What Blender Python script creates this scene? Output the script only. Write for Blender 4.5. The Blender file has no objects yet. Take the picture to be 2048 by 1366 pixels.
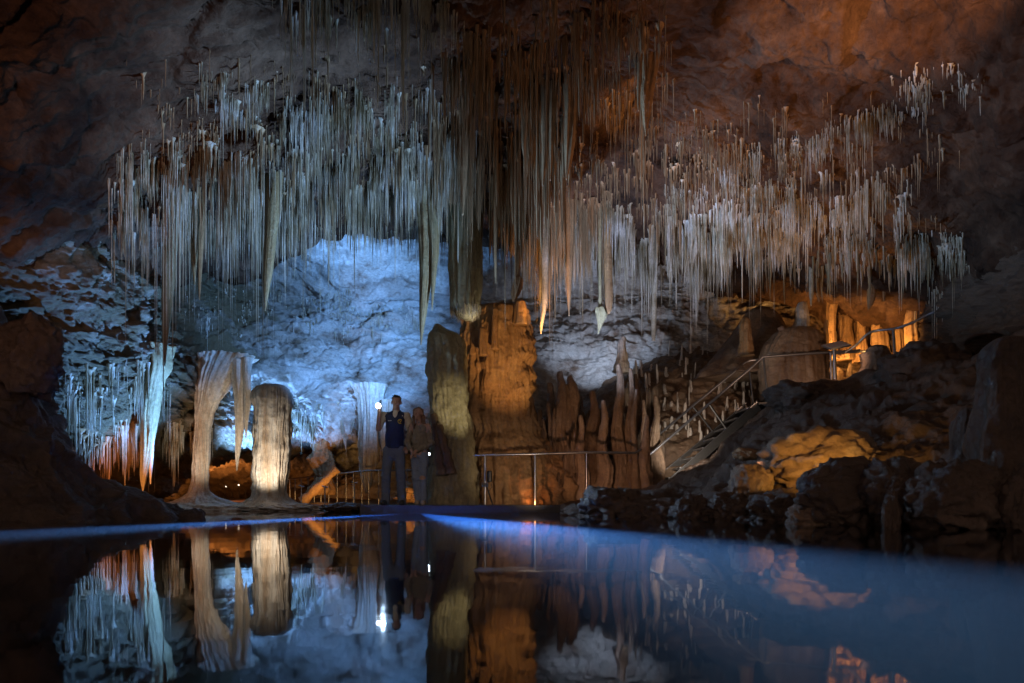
import bpy, bmesh, math, random
import numpy as np
from mathutils import Vector
from mathutils.bvhtree import BVHTree

SC = bpy.context.scene
COL = SC.collection
R = math.radians
F, CX, HY, CH = 1365.0, 1024.0, 996.0, 0.25      # focal length and horizon of the photo (in its pixels), eye height above the pool

# ------------------------------------------------------------------ camera, world, exposure
cd = bpy.data.cameras.new("Camera")
cd.lens = 24.0; cd.sensor_width = 36.0; cd.shift_y = 313.0 / 2048.0
cd.clip_start = 0.05; cd.clip_end = 200.0
cam = bpy.data.objects.new("Camera", cd); COL.objects.link(cam)
cam.location = (0, 0, CH); cam.rotation_euler = (R(90), 0, 0)
SC.camera = cam
w = bpy.data.worlds.new("World"); SC.world = w; w.use_nodes = True
bg = w.node_tree.nodes["Background"]
bg.inputs[0].default_value = (0.85, 0.62, 0.52, 1); bg.inputs[1].default_value = 0.8
SC.view_settings.view_transform = 'Standard'; SC.view_settings.look = 'None'
SC.view_settings.exposure = 0.0; SC.view_settings.gamma = 1.0
cy = SC.cycles
cy.use_denoising = True; cy.caustics_reflective = False; cy.caustics_refractive = False
cy.max_bounces = 6; cy.diffuse_bounces = 3; cy.glossy_bounces = 3; cy.transmission_bounces = 4
cy.sample_clamp_indirect = 4.0; cy.use_adaptive_sampling = True; cy.adaptive_threshold = 0.02


def at(px, py, D):
    return Vector(((px - CX) / F * D, D, CH + (HY - py) / F * D))


BLUE = (0.17, 0.43, 1.0); ICE = (0.45, 0.68, 1.0); AMBER = (1.0, 0.50, 0.14); ORANGE = (1.0, 0.36, 0.10)
WARM = (1.0, 0.86, 0.68); RED = (1.0, 0.34, 0.16)


def lamp(name, pos, power, color, radius=0.06, kind='POINT', target=None, size=60, blend=0.6):
    l = bpy.data.lights.new(name, kind); l.energy = power; l.color = color; l.shadow_soft_size = radius
    o = bpy.data.objects.new(name, l); COL.objects.link(o); o.location = pos
    if kind == 'SPOT':
        l.spot_size = R(size); l.spot_blend = blend
        o.rotation_euler = (Vector(target) - Vector(pos)).to_track_quat('-Z', 'Y').to_euler()
    return o


# show lamps implied by the lit rock, unseen fill spots added among them, and the two lights that the photograph shows: the backlight at the woman's hip, the guide's torch
def show(name, pos, target, power, color, size=70, radius=0.05, blend=0.8):
    return lamp(name, at(*pos), power, color, radius, 'SPOT', at(*target), size, blend)


show("backlight_glow", (857, 908, 13.1), (660, 390, 12.6), 900, BLUE, 88, 0.04, 1.0)
show("wall_lamp_glow", (884, 645, 12.5), (620, 640, 17.2), 2500, BLUE, 84, 0.08, 0.9)
show("straw_left_glow", (1130, 1000, 9.6), (520, 250, 10.2), 4600, (0.30, 0.56, 1.0), 58)  # added unseen spot, set far to the side so straws outshine the roof
show("straw_right_glow", (352, 998, 8.95), (1600, 300, 10.2), 4200, (0.30, 0.56, 1.0), 40)  # added unseen spot, aimed across the pool to pick out the straws
show("wall_left_glow", (450, 990, 14.9), (690, 560, 17.6), 2200, BLUE, 76, 0.08, 0.9)  # unseen fill added to lift the hanging column's shadow on the wall
show("wall_side_glow", (480, 1000, 12.6), (215, 680, 11.8), 2000, BLUE, 88, 0.08)
show("torch_glow", (766, 810, 11.02), (1480, 420, 8.0), 520, ICE, 128, 0.03, 0.7)
show("column_lamp_glow", (520, 1003, 12.7), (545, 880, 14.2), 150, WARM, 60)
show("slim_column_glow", (440, 1003, 13.0), (410, 860, 14.5), 110, WARM, 60)
show("amber_column_glow", (1110, 1003, 9.7), (1005, 690, 12.8), 640, (1.0, 0.57, 0.22), 29)
show("pale_column_glow", (1060, 1003, 9.8), (900, 800, 12.0), 240, (1.0, 0.86, 0.56), 19)  # unseen fill added for the front of the olive column
show("mound_fill_glow", (1130, 1000, 10.0), (1010, 935, 12.2), 70, (1.0, 0.74, 0.5), 46)
show("mound_glow", (1070, 1007, 11.95), (1060, 960, 12.6), 6, ORANGE, 120, 0.03)
show("curtain_amber_glow", (1085, 700, 12.0), (1085, 450, 13.0), 260, AMBER, 60)
show("curtain_glow", (1190, 985, 10.6), (1270, 490, 12.9), 2600, (0.50, 0.64, 1.0), 56)
show("forest_glow", (1170, 985, 10.4), (1230, 880, 13.5), 95, (1.0, 0.55, 0.33), 64)
show("grey_wall_glow", (1190, 735, 15.6), (1200, 640, 17.5), 130, (0.55, 0.70, 1.0), 120)
lamp("left_roof_fill", (-2.0, -0.5, 1.0), 1700, (1.0, 0.55, 0.38), 0.3, 'SPOT', (-6.4, 6.2, 4.4), 50, 1.0)  # unseen warm fill added behind the eye to brown the left roof
show("bank_glow", (1352, 925, 12.3), (1425, 760, 15.5), 100, (0.95, 0.85, 0.75), 110)  # unseen fill added so the rails stand out against a lighter bank
show("ceiling_red_glow", (1480, 975, 8.6), (1380, 160, 9.2), 700, (1.0, 0.50, 0.25), 70, 0.2)
show("ceiling_side_glow", (1740, 930, 6.9), (1700, 150, 8.5), 320, (1.0, 0.50, 0.25), 74, 0.2)
show("ceiling_high_glow", (1970, 180, 6.2), (1800, -30, 7.4), 700, (1.0, 0.5, 0.2), 70)
show("straw_field_glow", (1560, 760, 10.5), (1520, 400, 11.5), 300, (1.0, 0.55, 0.28), 80)
show("alcove_glow", (1760, 725, 13.4), (1740, 600, 15.6), 190, AMBER, 130)
show("alcove_deep_glow", (1640, 745, 14.6), (1650, 580, 16.0), 240, AMBER, 130)
show("hollow_glow", (1480, 975, 8.6), (1245, 190, 9.9), 1500, AMBER, 15)
show("fringe_amber_glow", (1690, 742, 12.9), (1690, 520, 12.0), 220, AMBER, 80)
show("fringe_glow", (962, 662, 11.8), (928, 610, 12.0), 7, (1.0, 0.9, 0.7), 110)
show("landing_glow", (1700, 738, 11.3), (1590, 720, 13.9), 70, (1.0, 0.62, 0.42), 100)
show("cavity_glow", (1690, 958, 6.8), (1665, 900, 8.2), 90, (1.0, 0.52, 0.10), 110)
show("recess_glow", (260, 1000, 11.6), (235, 920, 13.2), 110, ORANGE, 90)
show("far_recess_glow", (445, 985, 17.5), (445, 900, 20.5), 200, ORANGE, 165)
show("bridge_glow", (650, 1004, 15.3), (650, 940, 17.2), 70, AMBER, 90)
show("bridge_side_glow", (830, 1004, 13.0), (835, 975, 14.4), 40, AMBER, 100)


# ------------------------------------------------------------------ helpers: noise, splines, meshes
class Noise:
    def __init__(s, seed):
        g = np.random.default_rng(seed)
        s.p = np.concatenate([g.permutation(256)] * 3)
        v = g.normal(size=(256, 3)); s.g = (v / np.linalg.norm(v, axis=1)[:, None]).astype(np.float32)

    def __call__(s, P):
        P = np.asarray(P, np.float32); I = np.floor(P).astype(np.int64); f = P - I; I &= 255
        u = f * f * f * (f * (f * 6 - 15) + 10)
        out = 0
        for dx in (0, 1):
            a = s.p[I[:, 0] + dx]; wx = u[:, 0] if dx else 1 - u[:, 0]
            for dy in (0, 1):
                b = s.p[a + I[:, 1] + dy]; wy = wx * (u[:, 1] if dy else 1 - u[:, 1])
                for dz in (0, 1):
                    c = s.p[b + I[:, 2] + dz] & 255
                    G = s.g[c]
                    d = G[:, 0] * (f[:, 0] - dx) + G[:, 1] * (f[:, 1] - dy) + G[:, 2] * (f[:, 2] - dz)
                    out = out + wy * (u[:, 2] if dz else 1 - u[:, 2]) * d
        return out * 1.5


N = Noise(7)


def fbm(P, scale, octv=5, gain=0.5, mode='n', off=0.0):
    P = np.asarray(P) * np.asarray(scale) + off
    a, t = 1.0, 0
    for _ in range(octv):
        n = N(P)
        if mode == 'r': n = 1 - 2 * np.abs(n)
        elif mode == 'b': n = 2 * np.abs(n) - 0.5
        t = t + a * n; a *= gain; P = P * 2.03 + 11.3
    return t


def worley(P, scale, seed=0):
    """Cells of broken rock: (distance between the two nearest cell centres, the nearest cell's own random number)."""
    P = np.asarray(P) * np.asarray(scale); P = P + 0.35 * np.stack([N(P * 1.3 + 5), N(P * 1.3 + 17), N(P * 1.3 + 31)], 1)
    I = np.floor(P).astype(np.int64); f1 = np.full(len(P), 9.0); f2 = f1.copy(); rn = np.zeros(len(P)); pm = N.p
    tab = np.random.default_rng(seed + 99).random((256, 4))
    for dx in (-1, 0, 1):
        for dy in (-1, 0, 1):
            for dz in (-1, 0, 1):
                c = I + (dx, dy, dz); h = pm[pm[pm[c[:, 0] & 255] + (c[:, 1] & 255)] + (c[:, 2] & 255)]
                d = np.linalg.norm(c + tab[h, :3] - P, axis=1); n_ = d < f1
                f2 = np.where(n_, f1, np.minimum(f2, d)); rn = np.where(n_, tab[h, 3], rn); f1 = np.where(n_, d, f1)
    return f2 - f1, rn


def broken(P, scale, amp, crack=0.10, seed=0):
    e, r = worley(P, scale, seed)
    t = np.clip(e / crack, 0, 1); t = t * t * (3 - 2 * t)
    return amp * ((r - 0.5) * t - 0.25 * (1 - t))


def cr(ctrl, n):
    """Catmull-Rom through ctrl (k, m) -> n samples."""
    c = np.asarray(ctrl, float); k = len(c)
    c = np.vstack([2 * c[0] - c[1], c, 2 * c[-1] - c[-2]])
    t = np.linspace(0, k - 1 - 1e-9, n); i = t.astype(int); f = (t - i)[:, None]
    p0, p1, p2, p3 = c[i], c[i + 1], c[i + 2], c[i + 3]
    return 0.5 * (2 * p1 + (p2 - p0) * f + (2 * p0 - 5 * p1 + 4 * p2 - p3) * f ** 2 + (3 * p1 - p0 - 3 * p2 + p3) * f ** 3)


def net(ctrl, nr, nc):
    c = np.asarray(ctrl, float)                     # rows, cols, 3
    a = cr(c.reshape(c.shape[0], -1), nr).reshape(nr, c.shape[1], 3)
    b = cr(a.transpose(1, 0, 2).reshape(c.shape[1], -1), nc).reshape(nc, nr, 3)
    return b.transpose(1, 0, 2)


def normals(G, wrap=False):
    if wrap:
        E = np.concatenate([G[:, -1:], G, G[:, :1]], 1)
        du = np.gradient(E, axis=0)[:, 1:-1]; dv = np.gradient(E, axis=1)[:, 1:-1]
    else:
        du = np.gradient(G, axis=0); dv = np.gradient(G, axis=1)
    n = np.cross(du, dv)
    return n / (np.linalg.norm(n, axis=2, keepdims=True) + 1e-9)


def raw_mesh(name, V, faces, smooth=True):
    """V (n,3); faces: an array (m,4) or (m,3) or a list of tuples."""
    me = bpy.data.meshes.new(name)
    if isinstance(faces, np.ndarray):
        V = np.asarray(V, np.float32); m, k = faces.shape
        me.vertices.add(len(V)); me.vertices.foreach_set('co', V.ravel())
        me.loops.add(m * k); me.loops.foreach_set('vertex_index', faces.astype(np.int32).ravel())
        me.polygons.add(m); me.polygons.foreach_set('loop_start', np.arange(0, m * k, k, dtype=np.int32))
        me.update(calc_edges=True)
    else:
        me.from_pydata([tuple(v) for v in V], [], faces); me.update()
    if smooth: me.polygons.foreach_set('use_smooth', np.ones(len(me.polygons), bool))
    me.update()
    return me


def grid_faces(nr, nc, wrap=False):
    i = np.arange(nr - 1)[:, None]; j = np.arange(nc if wrap else nc - 1)[None, :]
    j2 = (j + 1) % nc
    f = np.stack([i * nc + j, (i + 1) * nc + j, (i + 1) * nc + j2, i * nc + j2], -1)
    return f.reshape(-1, 4)


def link(name, me, mat, parent=None, loc=None):
    o = bpy.data.objects.new(name, me); COL.objects.link(o)
    if mat is not None and not me.materials: me.materials.append(mat)
    if parent is not None: o.parent = parent
    if loc is not None: o.location = loc
    return o


def based(name, V, faces, mat, base, parent=None, smooth=True):
    """Mesh given in world points, its origin moved to BASE (parents stand unrotated)."""
    b = np.array(base, float)
    o = link(name, raw_mesh(name, np.asarray(V) - b, faces, smooth), mat)
    if parent is not None:
        o.parent = parent; o.location = Vector(base) - parent.location
    else: o.location = base
    return o


def tag(o, label=None, cat=None, group=None, kind=None):
    if label: o['label'] = label
    if cat: o['category'] = cat
    if group: o['group'] = group
    if kind: o['kind'] = kind
    return o


def thing(name, label, cat, loc, group=None):
    o = bpy.data.objects.new(name, None); COL.objects.link(o); o.location = loc
    o.empty_display_size = 0.1
    return tag(o, label, cat, group)


class MB:
    """Collects tubes and boxes into one mesh."""
    def __init__(s): s.v = []; s.f = []

    def tube(s, pts, rad, seg=8, cap=True):
        pts = [Vector(p) for p in pts]; n = len(pts)
        if not hasattr(rad, '__len__'): rad = [rad] * n
        b = len(s.v); up = None
        for i, p in enumerate(pts):
            t = (pts[min(i + 1, n - 1)] - pts[max(i - 1, 0)]).normalized()
            if up is None: up = Vector((0, 0, 1)) if abs(t.z) < 0.9 else Vector((0, 1, 0))
            a = t.cross(up).normalized(); c = a.cross(t).normalized(); up = c
            for k in range(seg):
                q = 2 * math.pi * k / seg
                s.v.append(p + (a * math.cos(q) + c * math.sin(q)) * rad[i])
        for i in range(n - 1):
            for k in range(seg):
                k2 = (k + 1) % seg
                s.f.append((b + i * seg + k, b + i * seg + k2, b + (i + 1) * seg + k2, b + (i + 1) * seg + k))
        if cap:
            s.f.append(tuple(b + k for k in range(seg))[::-1]); s.f.append(tuple(b + (n - 1) * seg + k for k in range(seg)))
        return s

    def box(s, c, size, ax=None):
        c = Vector(c); X, Y, Z = ax or (Vector((1, 0, 0)), Vector((0, 1, 0)), Vector((0, 0, 1)))
        b = len(s.v); h = [q / 2 for q in size]
        for dz in (-1, 1):
            for dy in (-1, 1):
                for dx in (-1, 1): s.v.append(c + X * dx * h[0] + Y * dy * h[1] + Z * dz * h[2])
        for f in ((0, 2, 3, 1), (4, 5, 7, 6), (0, 1, 5, 4), (2, 6, 7, 3), (0, 4, 6, 2), (1, 3, 7, 5)):
            s.f.append(tuple(b + i for i in f))
        return s

    def build(s, name, mat, parent=None, base=None, smooth=True):
        base = Vector(base) if base is not None else (parent.location.copy() if parent else s.v[0])
        V = [v - base for v in s.v]
        me = raw_mesh(name, V, s.f, smooth)
        if smooth:
            try: me.set_sharp_from_angle(angle=R(40))
            except Exception: pass
        o = link(name, me, mat, parent)
        o.location = (base - parent.location) if parent else base
        return o


# ------------------------------------------------------------------ materials
def mat_new(name):
    m = bpy.data.materials.new(name); m.use_nodes = True
    nt = m.node_tree
    return m, nt, nt.nodes['Principled BSDF']


def nd(nt, t, **kw):
    n = nt.nodes.new(t)
    for k, v in kw.items():
        if k in n.inputs: n.inputs[k].default_value = v
        else: setattr(n, k, v)
    return n


def ramp(nt, stops):
    r = nt.nodes.new('ShaderNodeValToRGB')
    while len(r.color_ramp.elements) < len(stops): r.color_ramp.elements.new(0.5)
    for e, (p, c) in zip(r.color_ramp.elements, stops): e.position = p; e.color = (*c, 1)
    return r


def rock_mat(name, stops, scale=0.7, rough=(0.35, 0.75), bump=0.5, bscale=9.0, stretch=(1, 1, 1), streak=None, cracks=0.0, spec=0.5, transl=0.0, rnd=0.0, ends=None):
    m, nt, P = mat_new(name); L = nt.links.new
    tc = nd(nt, 'ShaderNodeTexCoord'); mp = nd(nt, 'ShaderNodeMapping'); mp.inputs['Scale'].default_value = stretch
    L(tc.outputs['Object'], mp.inputs['Vector'])
    n1 = nd(nt, 'ShaderNodeTexNoise', Scale=scale, Detail=8.0, Roughness=0.65, Distortion=0.0); L(mp.outputs[0], n1.inputs['Vector'])
    r1 = ramp(nt, stops); L(n1.outputs['Fac'], r1.inputs[0])
    col = r1.outputs[0]
    if streak:                                            # mineral stains running down
        ms = nd(nt, 'ShaderNodeMapping'); ms.inputs['Scale'].default_value = (5.0, 5.0, 0.35); L(tc.outputs['Object'], ms.inputs['Vector'])
        n3 = nd(nt, 'ShaderNodeTexNoise', Scale=1.6, Detail=5.0, Roughness=0.6); L(ms.outputs[0], n3.inputs['Vector'])
        r3 = ramp(nt, [(0.45, (0, 0, 0)), (0.68, (1, 1, 1))]); L(n3.outputs['Fac'], r3.inputs[0])
        mx = nd(nt, 'ShaderNodeMixRGB'); L(r3.outputs[0], mx.inputs['Fac']); L(col, mx.inputs['Color1']); mx.inputs['Color2'].default_value = (*streak, 1)
        col = mx.outputs[0]
    for e0, e1, ec in ends or ():                         # wall ends, ragged border: olive-brown rock on the left, shade painted on the right
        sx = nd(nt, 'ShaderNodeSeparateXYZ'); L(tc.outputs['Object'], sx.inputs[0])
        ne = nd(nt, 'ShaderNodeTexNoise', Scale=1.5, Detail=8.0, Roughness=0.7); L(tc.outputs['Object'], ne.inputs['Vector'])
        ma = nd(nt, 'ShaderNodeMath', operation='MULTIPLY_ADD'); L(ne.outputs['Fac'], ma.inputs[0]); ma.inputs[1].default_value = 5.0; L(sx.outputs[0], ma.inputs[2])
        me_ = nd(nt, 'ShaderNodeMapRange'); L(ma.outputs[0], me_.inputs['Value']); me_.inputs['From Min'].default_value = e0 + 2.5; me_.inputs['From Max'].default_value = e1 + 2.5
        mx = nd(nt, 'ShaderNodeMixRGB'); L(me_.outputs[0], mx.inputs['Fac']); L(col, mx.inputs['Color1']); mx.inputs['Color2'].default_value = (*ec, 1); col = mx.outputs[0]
    n2 = nd(nt, 'ShaderNodeTexNoise', Scale=scale * 14, Detail=6.0, Roughness=0.7); L(mp.outputs[0], n2.inputs['Vector'])
    r2 = ramp(nt, [(0.25, (0.55, 0.55, 0.55)), (0.7, (1.15, 1.12, 1.1))]); L(n2.outputs['Fac'], r2.inputs[0])
    mm = nd(nt, 'ShaderNodeMixRGB', blend_type='MULTIPLY'); mm.inputs['Fac'].default_value = 1; L(col, mm.inputs['Color1']); L(r2.outputs[0], mm.inputs['Color2'])
    col = mm.outputs[0]
    if rnd:
        oi = nd(nt, 'ShaderNodeObjectInfo'); rr = ramp(nt, [(0, (1 - rnd, 1 - rnd * 1.2, 1 - rnd * 1.5)), (1, (1.1, 1.1, 1.1))]); L(oi.outputs['Random'], rr.inputs[0])
        m3 = nd(nt, 'ShaderNodeMixRGB', blend_type='MULTIPLY'); m3.inputs['Fac'].default_value = 1; L(col, m3.inputs['Color1']); L(rr.outputs[0], m3.inputs['Color2']); col = m3.outputs[0]
    L(col, P.inputs['Base Color'])
    mr = nd(nt, 'ShaderNodeMapRange'); mr.inputs['To Min'].default_value = rough[0]; mr.inputs['To Max'].default_value = rough[1]
    L(n2.outputs['Fac'], mr.inputs['Value']); L(mr.outputs[0], P.inputs['Roughness'])
    P.inputs['Specular IOR Level'].default_value = spec
    nb = nd(nt, 'ShaderNodeTexNoise', Scale=bscale, Detail=10.0, Roughness=0.74, Distortion=0.0); L(mp.outputs[0], nb.inputs['Vector'])
    h = nb.outputs['Fac']
    if cracks:
        nw = nd(nt, 'ShaderNodeMixRGB'); nw.inputs['Fac'].default_value = 0.25; L(mp.outputs[0], nw.inputs['Color1']); L(n1.outputs['Color'], nw.inputs['Color2'])
        vo = nd(nt, 'ShaderNodeTexVoronoi', feature='DISTANCE_TO_EDGE', Scale=1.3); L(nw.outputs[0], vo.inputs['Vector'])
        rc = ramp(nt, [(0.0, (0, 0, 0)), (0.035, (1, 1, 1))]); L(vo.outputs['Distance'], rc.inputs[0])
        ad = nd(nt, 'ShaderNodeMath', operation='MULTIPLY_ADD'); L(rc.outputs[0], ad.inputs[0]); ad.inputs[1].default_value = cracks; L(h, ad.inputs[2]); h = ad.outputs[0]
    bp = nd(nt, 'ShaderNodeBump', Strength=bump, Distance=0.06); L(h, bp.inputs['Height']); L(bp.outputs[0], P.inputs['Normal'])
    if transl:
        out = nt.nodes['Material Output']; tr = nd(nt, 'ShaderNodeBsdfTranslucent'); L(col, tr.inputs['Color'])
        ms_ = nd(nt, 'ShaderNodeMixShader'); ms_.inputs[0].default_value = transl
        L(P.outputs[0], ms_.inputs[1]); L(tr.outputs[0], ms_.inputs[2]); L(ms_.outputs[0], out.inputs['Surface'])
    return m


def flat_mat(name, col, rough=0.5, metal=0.0, emit=None, estr=0.0, bump=0.0, bscale=60, vary=0.25):
    m, nt, P = mat_new(name); L = nt.links.new
    tc = nd(nt, 'ShaderNodeTexCoord'); n = nd(nt, 'ShaderNodeTexNoise', Scale=bscale, Detail=5.0); L(tc.outputs['Object'], n.inputs['Vector'])
    r = ramp(nt, [(0.3, tuple(c * (1 - vary) for c in col)), (0.7, tuple(min(1, c * (1 + vary)) for c in col))]); L(n.outputs['Fac'], r.inputs[0]); L(r.outputs[0], P.inputs['Base Color'])
    P.inputs['Roughness'].default_value = rough; P.inputs['Metallic'].default_value = metal
    if emit: P.inputs['Emission Color'].default_value = (*emit, 1); P.inputs['Emission Strength'].default_value = estr
    if bump:
        bp = nd(nt, 'ShaderNodeBump', Strength=bump, Distance=0.01); L(n.outputs['Fac'], bp.inputs['Height']); L(bp.outputs[0], P.inputs['Normal'])
    return m


M = {}
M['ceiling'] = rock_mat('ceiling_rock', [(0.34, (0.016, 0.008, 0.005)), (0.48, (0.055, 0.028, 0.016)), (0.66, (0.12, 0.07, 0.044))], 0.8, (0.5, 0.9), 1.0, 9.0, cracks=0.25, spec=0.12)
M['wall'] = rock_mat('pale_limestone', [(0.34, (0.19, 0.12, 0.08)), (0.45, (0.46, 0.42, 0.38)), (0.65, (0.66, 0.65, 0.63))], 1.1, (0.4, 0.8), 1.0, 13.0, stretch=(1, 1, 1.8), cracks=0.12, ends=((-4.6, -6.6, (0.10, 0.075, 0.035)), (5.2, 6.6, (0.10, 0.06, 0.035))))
M['mud'] = rock_mat('wet_mud_rock', [(0.3, (0.032, 0.020, 0.014)), (0.5, (0.085, 0.055, 0.038)), (0.75, (0.17, 0.12, 0.09))], 1.1, (0.2, 0.6), 1.0, 9.0, spec=0.5)
M['forest'] = rock_mat('stalagmite_stone', [(0.3, (0.12, 0.07, 0.045)), (0.5, (0.26, 0.18, 0.12)), (0.75, (0.48, 0.40, 0.32))], 1.6, (0.3, 0.7), 0.8, 14.0, rnd=0.35)
M['cream'] = rock_mat('cream_flowstone', [(0.3, (0.60, 0.53, 0.44)), (0.5, (0.74, 0.70, 0.63)), (0.75, (0.82, 0.80, 0.76))], 1.2, (0.3, 0.6), 0.5, 16.0, streak=(0.50, 0.37, 0.25))
M['olive'] = rock_mat('olive_flowstone', [(0.3, (0.30, 0.26, 0.15)), (0.5, (0.40, 0.35, 0.21)), (0.75, (0.48, 0.43, 0.29))], 1.4, (0.3, 0.65), 0.7, 14.0, streak=(0.30, 0.26, 0.14))
M['amber'] = rock_mat('amber_flowstone', [(0.3, (0.24, 0.13, 0.06)), (0.5, (0.40, 0.24, 0.11)), (0.75, (0.50, 0.34, 0.18))], 1.4, (0.3, 0.7), 0.9, 12.0, streak=(0.26, 0.14, 0.06))
M['stal'] = rock_mat('stalactite_stone', [(0.3, (0.13, 0.10, 0.05)), (0.5, (0.22, 0.18, 0.10)), (0.75, (0.36, 0.31, 0.20))], 2.0, (0.25, 0.6), 0.5, 20.0, streak=(0.22, 0.14, 0.06))
M['straw'] = rock_mat('straw_calcite', [(0.34, (0.30, 0.22, 0.11)), (0.5, (0.62, 0.55, 0.42)), (0.64, (0.86, 0.84, 0.80))], 1.7, (0.2, 0.5), 0.2, 30.0, transl=0.5)
M['straw_brown'] = rock_mat('stained_straw_calcite', [(0.3, (0.20, 0.12, 0.06)), (0.5, (0.34, 0.22, 0.12)), (0.75, (0.48, 0.36, 0.22))], 1.3, (0.25, 0.6), 0.2, 30.0, transl=0.2)
M['steel'] = flat_mat('brushed_steel', (0.30, 0.30, 0.31), 0.35, 0.9)
M['dark_steel'] = flat_mat('dark_steel', (0.07, 0.065, 0.06), 0.45, 0.6)
M['deck'] = flat_mat('dark_decking', (0.035, 0.03, 0.028), 0.55, 0.0, bump=0.4, bscale=25)
M['black'] = flat_mat('black_plastic', (0.015, 0.015, 0.016), 0.4)


# ------------------------------------------------------------------ cave shell
def P3(px, py, D):
    return ((px - CX) / F * D, D, CH + (HY - py) / F * D)


# ceiling: rows by distance, columns by x
CXS = [-12, -9, -7, -5.5, -4, -2, 0, 2, 4, 5.5, 7, 9, 12]
CROWS = [
    (-0.5, [0.5, 2.0, 3.8, 4.8, 5.5, 5.9, 6.0, 5.9, 5.5, 4.8, 3.2, 1.5, 0]),
    (2.0, [0.5, 2.0, 3.9, 4.9, 5.7, 6.1, 6.2, 6.1, 5.8, 5.0, 3.4, 1.5, 0]),
    (5.5, [0.5, 2.0, 3.7, 4.7, 5.6, 6.1, 6.25, 6.2, 6.0, 5.3, 3.9, 1.8, 0]),
    (7.5, [0.8, 2.3, 3.6, 4.6, 5.6, 6.1, 6.2, 6.25, 6.1, 5.5, 4.3, 2.0, 0.5]),
    (9.2, [1.0, 2.6, 3.6, 4.6, 5.5, 6.0, 6.1, 6.1, 6.0, 5.5, 4.5, 2.4, 1.0]),
    (11.0, [1.2, 2.8, 3.9, 4.9, 5.45, 5.75, 5.8, 5.9, 5.75, 5.3, 4.5, 2.8, 1.2]),
    (13.0, [1.5, 3.2, 4.4, 5.2, 5.5, 5.55, 5.5, 5.6, 5.4, 5.0, 4.35, 3.2, 1.5]),
    (15.0, [1.8, 3.8, 5.0, 5.7, 6.2, 6.4, 6.2, 5.9, 5.6, 5.0, 4.5, 3.6, 2]),
    (18.5, [2, 4.2, 5.5, 6.4, 7.0, 7.2, 7.0, 6.6, 6.0, 5.4, 4.9, 4, 2]),
    (22.0, [2, 4.0, 5.5, 6.4, 7.0, 7.2, 7.0, 6.6, 6.0, 5.4, 4.9, 4, 2])]
G = net([[(x, d, z) for x, z in zip(CXS, zs)] for d, zs in CROWS], 520, 560)


def bulge(px, py, D, r, amt):
    p = P3(px, py, D)
    d2 = ((G[..., 0] - p[0]) / r[0]) ** 2 + ((G[..., 1] - p[1]) / r[1]) ** 2
    G[..., 2] += amt * np.exp(-d2)


for b in [(480, 190, 9.8, (0.8, 0.4), -0.35), (600, 230, 10.2, (0.8, 0.4), -0.35), (1330, 250, 10.2, (1.1, 0.7), 0.55), (1130, 330, 10.6, (0.5, 0.7), -0.35),
          (1600, 290, 9.6, (1.1, 0.35), -0.35), (1850, 170, 8.4, (0.8, 0.3), -0.25), (1380, 380, 11.6, (0.9, 0.4), 0.35), (900, 330, 11.2, (0.9, 0.8), -0.2),
          (330, 420, 10.6, (0.7, 0.5), -0.3), (1840, 520, 10.6, (0.7, 0.4), -0.3), (700, 20, 8.2, (1.0, 0.4), -0.25), (1500, 420, 12.2, (1.6, 0.4), -0.25)]:
    bulge(*b)
Pf = G.reshape(-1, 3)
Nn = normals(G).reshape(-1, 3)
if Nn[len(Nn) // 2, 2] > 0: Nn = -Nn
d = 0.30 * fbm(Pf, (0.35, 0.5, 0.5), 3, 0.5) + broken(Pf, (0.75, 1.1, 0.9), 0.20, 0.14) + broken(Pf, (2.0, 2.8, 2.4), 0.08, 0.2, 1) + broken(Pf, (4.5, 6.0, 5.0), 0.045, 0.25, 7) + 0.06 * fbm(Pf, (1.8, 2.6, 2.2), 6, 0.62, 'r', 5.0)
V = Pf + Nn * d[:, None]
ceil_faces = grid_faces(*G.shape[:2])
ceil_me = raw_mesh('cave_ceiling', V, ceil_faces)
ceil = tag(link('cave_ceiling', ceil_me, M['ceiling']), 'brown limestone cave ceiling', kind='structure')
ceil_V = V

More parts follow.
